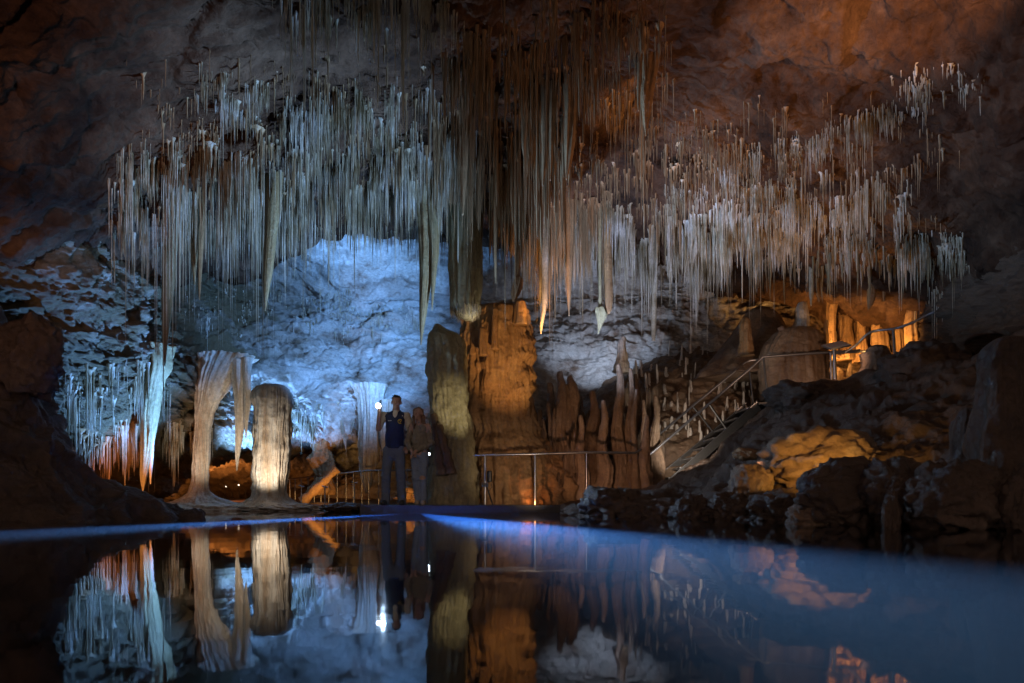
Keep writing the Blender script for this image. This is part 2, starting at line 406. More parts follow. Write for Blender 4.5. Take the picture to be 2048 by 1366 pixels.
# back wall: columns by px, rows by py, value D
WX = [-250, 40, 170, 290, 420, 560, 700, 850, 1000, 1150, 1300, 1450, 1600, 1750, 1880, 2050, 2300]
WY = [250, 420, 520, 600, 680, 740, 800, 860, 905, 950, 1000, 1060]
WD = [
    [8.5, 9.5, 11, 13.0, 15.0, 15.5, 15.5, 15.5, 15.5, 15.5, 15.5, 15.5, 14.8, 14, 12, 10, 8.5],
    [8.5, 9.5, 11, 13.2, 15.5, 16.0, 16.0, 16.0, 16.0, 16.0, 16.0, 16.0, 15.5, 14.5, 12.5, 10, 8.5],
    [8.5, 9.6, 11, 13.2, 15.8, 16.8, 17.0, 17.0, 17.0, 17.0, 17.0, 16.8, 16.0, 15.0, 13, 10, 8.5],
    [8.5, 9.8, 11, 13.3, 16.0, 17.5, 18.0, 18.0, 18.0, 17.8, 17.5, 17.0, 16.6, 15.8, 13.5, 10, 8.5],
    [8.8, 10, 11.2, 13.1, 15.4, 16.8, 17.5, 17.5, 17.5, 17.5, 17.0, 16.8, 16.5, 15.8, 13.5, 10, 8.5],
    [9.0, 10.2, 11.4, 13.0, 14.8, 16.0, 17.0, 17.0, 17.3, 17.2, 17.0, 16.8, 16.5, 15.8, 13.5, 10, 8.5],
    [9.2, 10.4, 11.6, 13.1, 15.1, 16.2, 16.5, 16.8, 17.0, 17.0, 17.0, 16.8, 16.5, 15.8, 13.5, 10, 8.5],
    [9.4, 10.6, 12.0, 13.4, 15.4, 16.4, 16.8, 17.2, 17.0, 17.0, 17.0, 16.8, 16.5, 15.8, 13.5, 10, 8.5],
    [9.6, 11, 13.0, 14.6, 17.5, 18.5, 19.0, 18.5, 17.5, 17.0, 17.0, 16.8, 16.5, 15.8, 13.5, 10, 8.5],
    [9.8, 11.4, 14.0, 16, 20, 21, 21, 19.5, 17.5, 17.0, 17.0, 16.8, 16.5, 15.8, 13.5, 10, 8.5],
    [9.8, 11.6, 14.5, 17, 22, 23, 22, 20, 17.5, 17.0, 17.0, 16.8, 16.5, 15.8, 13.5, 10, 8.5],
    [9.8, 11.8, 14.5, 17, 22, 23, 22, 20, 17.5, 17.0, 17.0, 16.8, 16.5, 15.8, 13.5, 10, 8.5]]
G = net([[P3(px, py, D) for px, D in zip(WX, row)] for py, row in zip(WY, WD)], 460, 760)
Pf = G.reshape(-1, 3)
Nn = normals(G).reshape(-1, 3)
if Nn[len(Nn) // 2, 1] > 0: Nn = -Nn
strata = fbm(Pf, (0.25, 0.25, 1.3), 3, 0.5, 'r', 2.0)
d = 0.28 * fbm(Pf, 0.45, 3, 0.5) + 0.12 * strata + broken(Pf, (0.8, 0.8, 1.9), 0.20, 0.10, 2) + broken(Pf, (2.4, 2.4, 3.8), 0.08, 0.2, 3) + broken(Pf, (5.5, 5.5, 7.0), 0.035, 0.3, 6) + 0.07 * fbm(Pf, (1.0, 1.0, 1.8), 5, 0.58, 'r', 7.7) + 0.05 * fbm(Pf, 4.2, 4, 0.65, 'r', 1.0)
V = Pf + Nn * d[:, None]
wall_faces = grid_faces(*G.shape[:2])
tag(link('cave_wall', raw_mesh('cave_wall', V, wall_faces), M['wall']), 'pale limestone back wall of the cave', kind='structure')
wall_V = V


def bvh(V, fc): return BVHTree.FromPolygons([tuple(v) for v in V], [tuple(int(i) for i in f) for f in fc])


BV_C = bvh(ceil_V, ceil_faces); BV_W = bvh(wall_V, wall_faces)


def cast(px, py, trees):
    d = Vector(((px - CX) / F, 1.0, (HY - py) / F)); d.normalize(); best = None
    for t in trees:
        h = t.ray_cast(Vector((0, 0, CH)), d, 60)
        if h[0] is not None and (best is None or h[3] < best[1]): best = (h[0], h[3], h[1])
    return best


# ground: pool bed, then banks
bed_m = rock_mat('silt', [(0.3, (0.05, 0.05, 0.05)), (0.7, (0.10, 0.10, 0.10))], 0.6, (0.8, 0.9), 0.2, 4.0)
bx = np.linspace(-30, 30, 120); by = np.linspace(-12, 40, 110)
X, Y = np.meshgrid(bx, by); B = np.stack([X, Y, np.zeros_like(X)], -1)
B[..., 2] = -0.85 + 0.04 * fbm(B.reshape(-1, 3), 0.5, 3).reshape(X.shape)
tag(link('ground', raw_mesh('ground', B.reshape(-1, 3), grid_faces(*X.shape)[:, ::-1].copy()), bed_m), 'pale silt bed of the pool', kind='structure')

# water: a still, slightly milky pool
m, nt, Pn = mat_new('pool_water'); Lk = nt.links.new
Pn.inputs['Base Color'].default_value = (0.75, 0.85, 0.95, 1); Pn.inputs['Transmission Weight'].default_value = 1.0
Pn.inputs['IOR'].default_value = 1.33; Pn.inputs['Roughness'].default_value = 0.028
tc = nd(nt, 'ShaderNodeTexCoord'); n1 = nd(nt, 'ShaderNodeTexNoise', Scale=3.0, Detail=2.0); Lk(tc.outputs['Object'], n1.inputs['Vector'])
bp = nd(nt, 'ShaderNodeBump', Strength=0.05, Distance=0.02); Lk(n1.outputs['Fac'], bp.inputs['Height']); Lk(bp.outputs[0], Pn.inputs['Normal'])
vs = nd(nt, 'ShaderNodeVolumeScatter', Density=0.5); vs.inputs['Color'].default_value = (0.55, 0.78, 1.0, 1)
Lk(vs.outputs[0], nt.nodes['Material Output'].inputs['Volume'])
mbw = [(x, y, z) for z in (-0.95, 0.0) for y in (-10, 36) for x in (-28, 28)]
tag(link('water', raw_mesh('water', mbw, [(0, 2, 3, 1), (4, 5, 7, 6), (0, 1, 5, 4), (2, 6, 7, 3), (0, 4, 6, 2), (1, 3, 7, 5)], False), m), 'still milky pool water', kind='structure')
M['water'] = m
lamp('pool_beam', (-1.55, 11.5, -0.42), 640000, (0.035, 0.20, 1.0), 0.03, 'SPOT', (1.10, 2.6, -0.42), 13.5, 1.0)
lamp('pool_beam', (-1.75, 11.3, -0.42), 150000, (0.05, 0.23, 1.0), 0.03, 'SPOT', (-4.0, 4.0, -0.38), 13, 1.0)


def bank(name, ctrl, nr, nc, mat, label, amp=1.0, flip=False):
    G = net([[P3(*c) for c in row] for row in ctrl], nr, nc)
    Pf = G.reshape(-1, 3); Nn = normals(G).reshape(-1, 3)
    if flip: Nn = -Nn
    d = amp * (0.15 * fbm(Pf, 0.8, 3, 0.5, 'n', 4.0) + broken(Pf, (1.3, 1.3, 1.6), 0.16, 0.2, 4) + broken(Pf, (3.6, 3.6, 4.2), 0.06, 0.25, 5) + 0.09 * fbm(Pf, (0.9, 1.6, 1.6), 5, 0.5, 'r', 9.0) + 0.012 * fbm(Pf, 5.0, 4, 0.55, 'n', 2.0))
    V = Pf + Nn * d[:, None]; fc = grid_faces(nr, nc)
    o = tag(link(name, raw_mesh(name, V, fc), mat), label, kind='structure')
    return o, V, fc


RC = [1120, 1250, 1400, 1550, 1700, 1850, 2000, 2200, 2500]
rs = [
    [(1075, 8.6), (1078, 8.2), (1080, 7.8), (1090, 6.9), (1095, 6.1), (1100, 5.6), (1110, 5.0), (1125, 4.5), (1150, 4)],
    [(1032, 9.6), (1034, 9.1), (1036, 8.6), (1042, 7.5), (1050, 6.5), (1054, 6.0), (1060, 5.4), (1068, 4.8), (1080, 4.3)],
    [(1012, 10.2), (1000, 9.8), (992, 9.2), (990, 8.0), (990, 7.0), (975, 6.4), (945, 5.9), (900, 5.3), (820, 4.8)],
    [(1010, 11.5), (990, 11.0), (965, 10.2), (930, 9.2), (905, 8.4), (880, 7.8), (850, 7.0), (780, 6.2), (700, 5.6)],
    [(1012, 12.6), (985, 12.3), (935, 11.8), (850, 10.8), (815, 9.8), (790, 9.0), (765, 8.2), (690, 7.2), (600, 6.4)],
    [(1013, 13.2), (983, 13.1), (915, 13.2), (802, 12.6), (755, 11.6), (722, 10.6), (688, 9.6), (620, 8.4), (500, 7.4)],
    [(1013, 14.0), (985, 14.0), (905, 14.2), (806, 13.8), (765, 13.2), (745, 12.4), (720, 11.4), (660, 10), (550, 9)],
    [(1013, 16.0), (960, 16.5), (880, 16.8), (800, 16.8), (760, 16.5), (745, 15), (720, 14), (660, 13), (550, 12)]]
slope, slope_V, slope_F = bank('rock_slope', [[(px, py, D) for px, (py, D) in zip(RC, row)] for row in rs], 340, 460, M['mud'], 'dark muddy rock slope beside the pool')
LC = [-350, -100, 30, 100, 160, 250, 330, 410]
ls = [
    [(1090, 5.6), (1090, 5.8), (1088, 6.0), (1085, 6.2), (1083, 6.5), (1080, 7.0), (1075, 7.6), (1060, 8.3)],
    [(1050, 6.4), (1047, 6.7), (1046, 6.9), (1045, 7.0), (1044, 7.2), (1042, 7.6), (1040, 8.0), (1037, 8.6)],
    [(850, 6.5), (880, 6.8), (910, 7.1), (945, 7.3), (975, 7.5), (1005, 7.9), (1018, 8.3), (1031, 8.7)],
    [(600, 6.6), (680, 7.0), (770, 7.4), (850, 7.6), (910, 7.9), (975, 8.3), (1004, 8.6), (1030, 8.85)],
    [(420, 7.0), (540, 7.3), (670, 7.7), (800, 8.0), (895, 8.3), (968, 8.7), (1003, 8.9), (1032, 9.0)],
    [(420, 8.0), (560, 8.4), (700, 8.8), (830, 9.2), (930, 9.4), (990, 9.6), (1020, 9.7), (1040, 9.6)],
    [(900, 9.0), (950, 9.4), (1000, 9.8), (1010, 10.2), (1020, 10.4), (1040, 10.4), (1040, 10.2), (1045, 10)]]
left, left_V, left_F = bank('mud_bank', [[(px, py, D) for px, (py, D) in zip(LC, row)] for row in ls], 260, 300, M['mud'], 'dark muddy bank at the near side of the pool', 0.9)
BV_S = bvh(slope_V, slope_F)
# far shore behind the deck: the cave floor
fs = []
for D, dz in ((13.2, -0.05), (13.9, 0.06), (15.0, 0.10), (17.0, 0.15), (20.0, 0.2), (24.0, 0.3)):
    fs.append([(x, D + 0.3 * math.sin(x * 1.3), dz) for x in (-9, -7, -5.5, -4, -2.5, -1, 1, 3, 6, 9)])
G = net(fs, 160, 400); Pf = G.reshape(-1, 3)
Pf[:, 2] += 0.05 * fbm(Pf, 1.3, 4, 0.5) - 0.02
tag(link('cave_floor', raw_mesh('cave_floor', Pf, grid_faces(160, 400)[:, ::-1].copy()), M['forest']), 'low rocky cave floor behind the deck', kind='structure')


# ------------------------------------------------------------------ formations of revolution
def formation(name, prof, D, mat, label=None, cat=None, group=None, fl=0.12, nf=7, lump=0.06, nseg=72, nz=110, squash=1.0, lean=0.0, seed=0.0, parent=None, terr=0.0, top_base=False):
    """prof: (py, px centre, half width px) from one end to the other; fl flutes, lump lumps, terr terraces."""
    pr = cr([(p[0], p[1], max(p[2], 0.4)) for p in prof], nz)
    s = D / F
    z = CH + (HY - pr[:, 0]) * s; cx = (pr[:, 1] - CX) * s; r = np.maximum(pr[:, 2], 0.4) * s
    th = np.linspace(0, 2 * math.pi, nseg, endpoint=False)
    T, Z = np.meshgrid(th, z); Rr = np.repeat(r[:, None], nseg, 1)
    pts = np.stack([np.cos(T) * nf / 3, np.sin(T) * nf / 3, Z * 0.45], -1).reshape(-1, 3) + seed
    flu = fbm(pts, 1.0, 3, 0.55, 'b').reshape(T.shape)
    ws = np.stack([np.cos(T) * Rr, np.sin(T) * Rr, Z], -1).reshape(-1, 3) + seed * 1.7
    lu = fbm(ws, 2.2, 4, 0.55, 'n', 3.0).reshape(T.shape)
    Rr2 = Rr * (1 + fl * flu + lump * lu)
    if terr:
        pt = np.stack([np.cos(T) * 1.2, np.sin(T) * 1.2, Z * 2.4], -1).reshape(-1, 3) + seed
        Rr2 = Rr2 * (1 + terr * fbm(pt, 1.0, 3, 0.5, 'r').reshape(T.shape))
    V = np.stack([cx[:, None] + np.cos(T) * Rr2, D + np.sin(T) * Rr2 * squash + lean * (Z - z.min()), Z], -1).reshape(-1, 3)
    f = grid_faces(nz, nseg, True)
    if z[0] < z[-1]: f = f[:, ::-1]
    nV = len(V)
    V = np.vstack([V, V[:nseg].mean(0), V[nV - nseg:nV].mean(0)])
    faces = [tuple(int(i) for i in q) for q in f]
    for k in range(nseg):
        k2 = (k + 1) % nseg
        a = (nV, k, k2); b = (nV + 1, nV - nseg + k2, nV - nseg + k)
        if z[0] < z[-1]: a, b = a[::-1], b[::-1]
        faces += [a, b]
    base_i = nV if (z[0] < z[-1]) != top_base else nV + 1
    o = based(name, V, faces, mat, V[base_i], parent)
    if label: tag(o, label, cat, group)
    return o

# big columns and the central group
col1 = formation('limestone_column', [(770, 546, 20), (776, 546, 30), (786, 545, 35), (800, 545, 36), (815, 545, 34), (860, 543, 33), (930, 541, 31), (975, 541, 30), (992, 540, 33), (1004, 538, 46), (1014, 536, 70)], 14.0, M['cream'],
                 'thick white fluted column standing on the low shelf, warm lit low down', 'column', fl=0.13, nf=30, lump=0.12, nseg=180, nz=170, seed=1.0, terr=0.03)
col2 = formation('limestone_column', [(712, 452, 52), (740, 436, 38), (780, 420, 29), (815, 411, 19), (835, 407, 16), (880, 404, 14.5), (940, 401, 14), (975, 399, 15), (990, 399, 24), (1000, 400, 42), (1010, 402, 70)], 14.4, M['cream'],
                 'slim white column flaring into the roof, left of the thick fluted one', 'column', fl=0.15, nf=20, lump=0.16, nseg=128, nz=160, seed=2.0, terr=0.04)
col3 = formation('limestone_column', [(770, 742, 34), (805, 742, 24), (850, 741, 22), (900, 738, 20), (950, 735, 13), (985, 734, 3)], 16.2, M['cream'],
                 'white hanging column tapering to a point just above the floor behind the guide', 'column', fl=0.14, nf=20, lump=0.08, nseg=120, nz=130, seed=3.0, terr=0.03)
formation('limestone_column', [(800, 775, 14), (850, 774, 14), (880, 775, 11), (905, 776, 8), (930, 777, 2)], 15.9, M['cream'],
          'ragged white hanging drapery right behind the guide\'s raised arm', 'column', fl=0.3, nf=7, lump=0.1, nseg=72, nz=90, seed=3.5)
formation('flowstone_column', [(648, 874, 4), (660, 880, 14), (668, 884, 24), (680, 891, 32), (705, 895, 36), (760, 896, 36), (820, 899, 36), (870, 904, 36), (920, 905, 40), (1012, 905, 46)], 12.1, M['olive'],
          'pale olive flowstone column with a bright rim, right of the two people', 'column', fl=0.08, nf=9, lump=0.10, nseg=128, nz=170, seed=4.0, terr=0.12)
formation('flowstone_column', [(612, 1000, 38), (622, 998, 50), (660, 995, 60), (720, 994, 64), (780, 993, 66), (830, 995, 68), (870, 1000, 76), (905, 1002, 92), (950, 1006, 108), (1012, 1008, 122)], 12.85, M['amber'],
          'massive amber lit flowstone column with draped terraces and a broken top', 'column', fl=0.17, nf=18, lump=0.09, nseg=240, nz=260, seed=5.0, terr=0.10, squash=0.6)
for (px, top, bot, hw, D) in ((1040, 600, 650, 12, 12.5), (990, 615, 700, 6, 12.3), (966, 655, 712, 7, 12.25), (1018, 610, 660, 9, 12.7)):
    formation('stalagmite', [(bot, px, hw * 1.2), (top + 12, px, hw), (top + 3, px, hw * 0.85), (top, px, hw * 0.4)], D, M['amber'],
              {1040: 'square topped amber stump on the broken top of the amber column', 990: 'thin amber spike in front of the broken top of the amber column',
               966: 'small pointed amber spike at the shoulder of the amber column', 1018: 'short dark stump sunk behind the top of the amber column'}[px], 'stalagmite', fl=0.2, nf=5, lump=0.2, nseg=40, nz=50, seed=px)
formation('flowstone_mound', [(815, 985, 62), (850, 990, 82), (890, 1000, 102), (930, 1008, 122), (970, 1010, 140), (1000, 1010, 150), (1030, 1010, 155)], 13.3, M['forest'],
          'broad flowstone mound of brown terraces carrying the amber column', 'mound', fl=0.18, nf=6, lump=0.20, nseg=180, nz=160, squash=0.5, seed=6.0, terr=0.14)
formation('hanging_column', [(330, 930, 34), (480, 930, 30), (520, 930, 32), (580, 931, 32), (612, 930, 30), (630, 934, 20), (640, 936, 8)], 12.0, M['olive'],
          'cut off hanging column with a fringed white underside above the amber column', 'stalactite', fl=0.16, nf=11, lump=0.06, nseg=110, nz=100, seed=7.0)
hc = [o for o in COL.objects if o.name == 'hanging_column'][0]
fv, ff, nn = [], [], 0
for k in range(110):
    a_ = random.uniform(0, 6.283); rr = 0.27 * math.sqrt(random.uniform(0.25, 1)); c_ = Vector(P3(931, 618, 12.0)) + Vector((rr * math.cos(a_), rr * math.sin(a_), -0.12 * (1 - (rr / 0.27) ** 2) + 0.04))
    L_ = random.uniform(0.06, 0.2); b0 = len(fv)
    for zz, r_ in ((0, .014), (-0.5, .010), (-1, .003)):
        for q_ in range(5): fv.append(c_ + Vector((r_ * math.cos(q_ * 1.257), r_ * math.sin(q_ * 1.257), zz * L_)))
    for i_ in (0, 1):
        for q_ in range(5): ff.append((b0 + i_ * 5 + q_, b0 + (i_ + 1) * 5 + q_, b0 + (i_ + 1) * 5 + (q_ + 1) % 5, b0 + i_ * 5 + (q_ + 1) % 5))
link('fringe', raw_mesh('fringe', [v - hc.location for v in fv], ff), M['straw'], hc)
for px, top, bot, hw, D, lab in ((1662, 560, 720, 9, 14.9, 'narrow amber drapery at the left end of the alcove wall'), (1690, 575, 720, 14, 15.2, 'broad amber drapery left of the middle of the alcove wall'), (1722, 560, 725, 11, 15.1, 'amber drapery behind the curved handrail'),
                                 (1758, 580, 720, 16, 14.8, 'broad amber drapery right of the middle of the alcove wall'), (1795, 570, 715, 9, 14.3, 'thin amber drapery above the handrail post'), (1830, 590, 715, 18, 13.6, 'wide amber drapery at the right end of the alcove wall')):
    formation('drapery', [(top, px, hw * .5), (top + 30, px + 2, hw), ((top + bot) / 2, px - 1, hw * .85), (bot - 20, px + 1, hw), (bot, px, hw * 1.4)], D, M['amber'], lab, 'flowstone', fl=0.3, nf=7, lump=0.2, nseg=60, nz=90, seed=px * .21)
for i, (a, b, D) in enumerate((((866, 828), (885, 950), 11.75), ((878, 850), (902, 948), 11.7))):
    p, q = P3(*a, D), P3(*b, D)
    mb = MB(); n = 14
    mb.tube([Vector(p).lerp(Vector(q), t / (n - 1)) + Vector((0.01 * math.sin(t * 1.7 + i), 0, 0)) for t in range(n)], [0.055 + 0.05 * t / n + 0.012 * math.sin(t * 2.1) for t in range(n)], 14)
    tag(mb.build('broken_stalactite', M['forest'], None, q), ['taller grey broken rod leaning on the olive column by the rail end', 'shorter grey broken rod leaning on the olive column by the rail end'][i], 'stalactite')

# hero stalactites: (label, profile, D, material, flutes)
heroes = [
    ('long dark olive stalactite with the widest root, in front of the blue wall', [(340, 548, 17), (400, 546, 16), (460, 542, 13), (540, 536, 9), (590, 532, 5), (622, 530, 1)], 10.6, 'stal', 0.10),
    ('dark stalactite reaching lowest of all, over the veined wall', [(420, 340, 18), (480, 340, 14), (560, 337, 11), (620, 334, 9), (680, 331, 5), (732, 330, 1)], 10.8, 'stal', 0.08),
    ('dark olive stalactite with an amber edge just left of the cut off column', [(420, 856, 22), (470, 856, 18), (520, 854, 14), (590, 849, 10), (640, 845, 6), (690, 842, 1)], 11.4, 'stal', 0.12),
    ('short dark stalactite hugging the amber edged one', [(440, 868, 14), (500, 869, 9), (560, 867, 5), (620, 864, 1)], 11.3, 'stal', 0.1),
    ('dark olive stalactite hidden half among straws over the left wall', [(350, 385, 14), (430, 387, 12), (500, 388, 7), (570, 389, 1)], 10.9, 'stal', 0.1),
    ('rusty stalactite among straws over the left wall', [(350, 402, 12), (430, 401, 9), (520, 400, 5), (600, 399, 1)], 11.1, 'straw_brown', 0.1),
    ('brown stalactite with twin tips left of the amber lit patch', [(150, 1142, 16), (230, 1142, 13), (300, 1138, 9), (360, 1133, 1)], 9.2, 'straw_brown', 0.25),
    ('brown stalactite left of the twin tipped one', [(180, 1095, 12), (250, 1092, 9), (320, 1089, 5), (372, 1086, 1)], 9.3, 'straw_brown', 0.2),
    ('slim brown stalactite between two thicker ones under the roof', [(180, 1106, 8), (260, 1104, 6), (362, 1101, 1)], 9.25, 'straw_brown', 0.2),
    ('orange carrot shaped stalactite alone under the red roof', [(90, 1303, 20), (140, 1300, 16), (190, 1293, 13), (225, 1292, 9), (272, 1292, 1)], 8.8, 'amber', 0.25),
    ('dark rod stalactite beside the orange carrot shaped one', [(40, 1279, 6), (120, 1279, 5), (200, 1277, 3), (222, 1277, 1)], 8.7, 'straw_brown', 0.1),
    ('brown stalactite hanging deep in the dark middle of the roof', [(250, 925, 12), (330, 927, 8), (430, 926, 1)], 10.2, 'straw_brown', 0.2),
    ('long dark stalactite in the middle of the straw mass', [(250, 1050, 14), (360, 1052, 11), (430, 1052, 8), (480, 1052, 2)], 11.6, 'straw_brown', 0.2),
    ('knobbly orange stalactite over the amber column', [(500, 1036, 6), (548, 1034, 5), (560, 1036, 9), (585, 1030, 8), (603, 1027, 2)], 12.0, 'amber', 0.25),
    ('orange stump stalactite beside a pale hanging cup', [(520, 1216, 8), (580, 1217, 8), (615, 1217, 7), (628, 1216, 3)], 12.6, 'amber', 0.15),
    ('pale fringed cup hanging in the middle of the straw curtain\'s foot', [(600, 1200, 3), (616, 1200, 9), (630, 1203, 10), (648, 1200, 5), (668, 1196, 1)], 12.6, 'olive', 0.4),
    ('white rod hanging alone in front of the grey back wall', [(560, 1309, 5), (610, 1308, 5), (660, 1307, 4.5), (682, 1307, 3)], 14.5, 'straw', 0.1),
    ('white pointed stalactite nearest the amber column\'s lit side', [(560, 1090, 6), (610, 1089, 5), (650, 1083, 3), (668, 1082, 1)], 12.4, 'straw', 0.1),
    ('brown tipped stalactite in the amber part of the straw curtain', [(480, 1140, 8), (540, 1139, 6), (590, 1138, 4), (632, 1138, 1)], 12.5, 'straw_brown', 0.15),
    ('slim white stalactite just right of the brown tipped one', [(520, 1083, 5), (580, 1082, 4), (640, 1081, 1)], 12.6, 'straw', 0.1),
    ('long pointed cream stalactite hanging between the two white columns', [(765, 480, 14), (800, 481, 12), (850, 480, 9), (900, 476, 5), (942, 474, 1)], 14.3, 'cream', 0.2),
    ('short cream stalactite touching the thick fluted column', [(760, 494, 7), (800, 495, 7), (840, 493, 4), (876, 492, 1)], 14.2, 'cream', 0.2),
    ('tall green and white drapery hanging nearly to the floor at the veined wall', [(735, 310, 26), (770, 303, 20), (830, 296, 16), (900, 293, 10), (950, 288, 6), (982, 286, 1)], 12.7, 'olive', 0.35),
    ('thin pink stalactite beside the tall green and white drapery', [(860, 303, 5), (920, 302, 4), (968, 301, 1)], 12.75, 'cream', 0.15),
    ('yellow stalactite hanging alone in the amber alcove', [(570, 1744, 8), (600, 1742, 7), (620, 1737, 1)], 13.2, 'amber', 0.2),
    ('twin pale yellow stalactite at the left of the amber alcove', [(560, 1622, 4), (585, 1622, 4), (612, 1622, 1)], 13.2, 'straw', 0.2),
    ('yellow stalactite at the middle of the amber alcove', [(560, 1638, 5), (585, 1638, 4), (604, 1638, 1)], 13.3, 'amber', 0.2),
    ('small yellow stalactite over the curved handrail', [(565, 1769, 5), (590, 1768, 3), (602, 1768, 1)], 13.2, 'amber', 0.2),
    ('small pale tooth alone on the dark right wall', [(146, 2010, 8), (160, 2010, 5), (174, 2010, 1)], 6.6, 'straw', 0.1),
    ('warm lit tooth at the top edge of the roof', [(-30, 1960, 16), (0, 1956, 9), (12, 1955, 3)], 7.0, 'cream', 0.2),
]
for i, (lab, prof, D, mt, fl) in enumerate(heroes):
    p0 = prof[0]
    q = Vector(P3(p0[1], p0[0], D)); hit = BV_C.ray_cast(q, Vector((0, 0, 1)), 4)[0]; ext = [(p0[0] - 45, p0[1], p0[2] * 1.25)]
    if hit is not None and 8.5 < D < 12.65:
        pt = HY - (hit.z + 0.1 - CH) / D * F
        ext = [(pt, p0[1], p0[2] * 1.8), (pt + 12, p0[1], p0[2] * 1.3)] if pt < p0[0] - 20 else ext
    if D < 8.5:
        h = cast(prof[-2][1], min(prof[-2][0], 200) if prof[0][0] > 0 else 2, [BV_C, BV_W]); D = min(h[0].y + 0.12, 9.5) if h else D
    formation('stalactite', ext + prof, D, M[mt], lab, 'stalactite', fl=fl, nf=7, lump=0.08, nseg=48, nz=90, seed=20 + i * 3.1)

# alcove: domes and stumps beyond the landing
formation('stalagmite_dome', [(760, 1500, 110), (720, 1508, 88), (680, 1516, 62), (645, 1522, 42), (625, 1522, 28), (614, 1520, 8)], 15.0, M['forest'],
          'tall smooth brown cone behind the lower rounded dome', 'stalagmite', fl=0.03, nf=4, lump=0.06, nseg=110, nz=110, seed=30.0)
formation('stalagmite_dome', [(800, 1588, 66), (750, 1586, 65), (715, 1585, 62), (690, 1588, 56), (670, 1592, 46), (658, 1596, 30), (654, 1598, 8)], 13.9, M['forest'],
          'rounded beige dome with a drip fringe behind the landing rail', 'stalagmite', fl=0.06, nf=12, lump=0.10, nseg=130, nz=110, seed=31.0, squash=0.7)
for px, top, bot, hw, D, mt, lab in [
    (1490, 634, 712, 10, 14.0, 'amber', 'orange and white column stump in front of the tall brown cone'),
    (1604, 603, 668, 10, 14.4, 'cream', 'yellow lit stump rising behind the rounded beige dome'),
    (1563, 652, 668, 6, 13.8, 'forest', 'tiny knob on the left shoulder of the rounded dome'),
    (1652, 640, 720, 4, 14.2, 'amber', 'thin amber spike just right of the rounded dome'),
    (1632, 648, 700, 4, 14.3, 'amber', 'short amber spike peeping over the rounded dome'),
    (1244, 672, 745, 9, 14.6, 'cream', 'white topped broken pillar over the dark stalagmite group'),
    (1752, 690, 760, 26, 11.9, 'forest', 'pointed pale boulder like stalagmite below the curved handrail'),
    (1118, 742, 1000, 16, 13.0, 'forest', 'tallest stalagmite left of the dark group, pale sided'),
    (1138, 750, 1000, 22, 13.4, 'forest', 'broad dark stalagmite behind the tall pale sided one'),
    (1098, 765, 1000, 14, 13.5, 'forest', 'dark stalagmite left behind the tall pale sided one'),
    (1183, 780, 1000, 18, 13.4, 'forest', 'stout stalagmite between the tall pale one and the pair of rods'),
    (1236, 728, 1000, 12, 13.2, 'forest', 'tall dark rod stalagmite with a crooked tip'),
    (1260, 738, 1000, 9, 13.1, 'forest', 'slender dark rod stalagmite right of the crooked tipped one'),
    (1310, 790, 1000, 11, 13.3, 'forest', 'dark stalagmite between the slender rod and the stair rail'),
    (1285, 800, 1000, 10, 13.3, 'forest', 'dark stalagmite right beside the slender rod'),
    (1205, 800, 1000, 12, 12.9, 'forest', 'knobbly stalagmite in front of the stout one'),
    (1160, 830, 1000, 10, 12.8, 'forest', 'low brown stalagmite at the foot of the tall pale sided one'),
    (640, 872, 990, 26, 17.0, 'amber', 'amber lit bulging column behind the footbridge rail'),
    (2012, 672, 1000, 44, 5.9, 'mud', 'large dark rounded stalagmite at the right edge with a lit rim'),
    (1935, 815, 960, 26, 6.3, 'mud', 'squat dark stalagmite with a lit rim, left of the large one')]:
    if 'bulging' in lab: pr = [(bot, px, hw), (950, px + 6, 16), (920, px, 24), (900, px + 4, 18), (885, px + 8, 22), (top, px + 10, 24)]
    elif mt == 'forest' and bot == 1000:
        hw *= 0.8; k_ = hw * 0.5
        pr = [(bot, px - k_, hw * 1.9), (bot * .7 + top * .3, px + k_, hw * 1.25), (bot * .45 + top * .55, px - k_ * .4, hw * 1.05), (bot * .2 + top * .8, px + k_ * .9, hw * .62), (top + hw * .5, px + k_ * .3, hw * .38), (top, px + k_ * .3, hw * .06)]
    else: pr = [(bot, px, hw * 1.5), (bot * 0.6 + top * 0.4, px + 1, hw * 1.05), (bot * 0.25 + top * 0.75, px - 1, hw * 0.9), (top + hw * 0.7, px + hw * .1, hw * 0.74), (top + hw * 0.2, px + hw * .1, hw * 0.5), (top, px, hw * 0.08)]
    formation('stalagmite', pr, D, M[mt], lab, 'stalagmite', fl=0.14, nf=6, lump=0.30, nseg=64, nz=100, seed=px * 0.37, terr=0.16)
rf = random.Random(3)
for k in range(40):
    px = rf.uniform(1082, 1345); top = rf.choice((rf.uniform(730, 800), rf.uniform(800, 880), rf.uniform(870, 965))) + abs(px - 1200) * 0.15; hw = rf.uniform(3.0, 11); D = rf.uniform(12.7, 14.6); j = lambda: rf.uniform(-.8, .8) * hw
    formation('stalagmite', [(1005, px + j(), hw * 1.7), (1005 * .6 + top * .4, px + j(), hw * 1.15), (1005 * .3 + top * .7, px + j(), hw * .85), (top + 8, px + j() * .6, hw * .5), (top, px, hw * .1)], D, M['forest'],
              'slender uneven stalagmite in the dark group behind the deck rail', 'stalagmite', 'slender stalagmites in the dark group behind the deck rail', fl=0.12, nf=5, lump=0.35, nseg=28, nz=60, seed=k * 2.3, terr=0.2)
p, q = P3(605, 1003, 16.2), P3(676, 938, 16.2)
mb = MB(); mb.tube([Vector(p).lerp(Vector(q), t / 9) for t in range(10)], [0.13 - 0.06 * t / 9 + 0.018 * math.sin(t * 2.3) + 0.012 * math.sin(t * 5.1) for t in range(10)], 16)
tag(mb.build('fallen_column', M['amber'], None, p), 'fallen amber lit column lying tilted behind the footbridge rail', 'column')


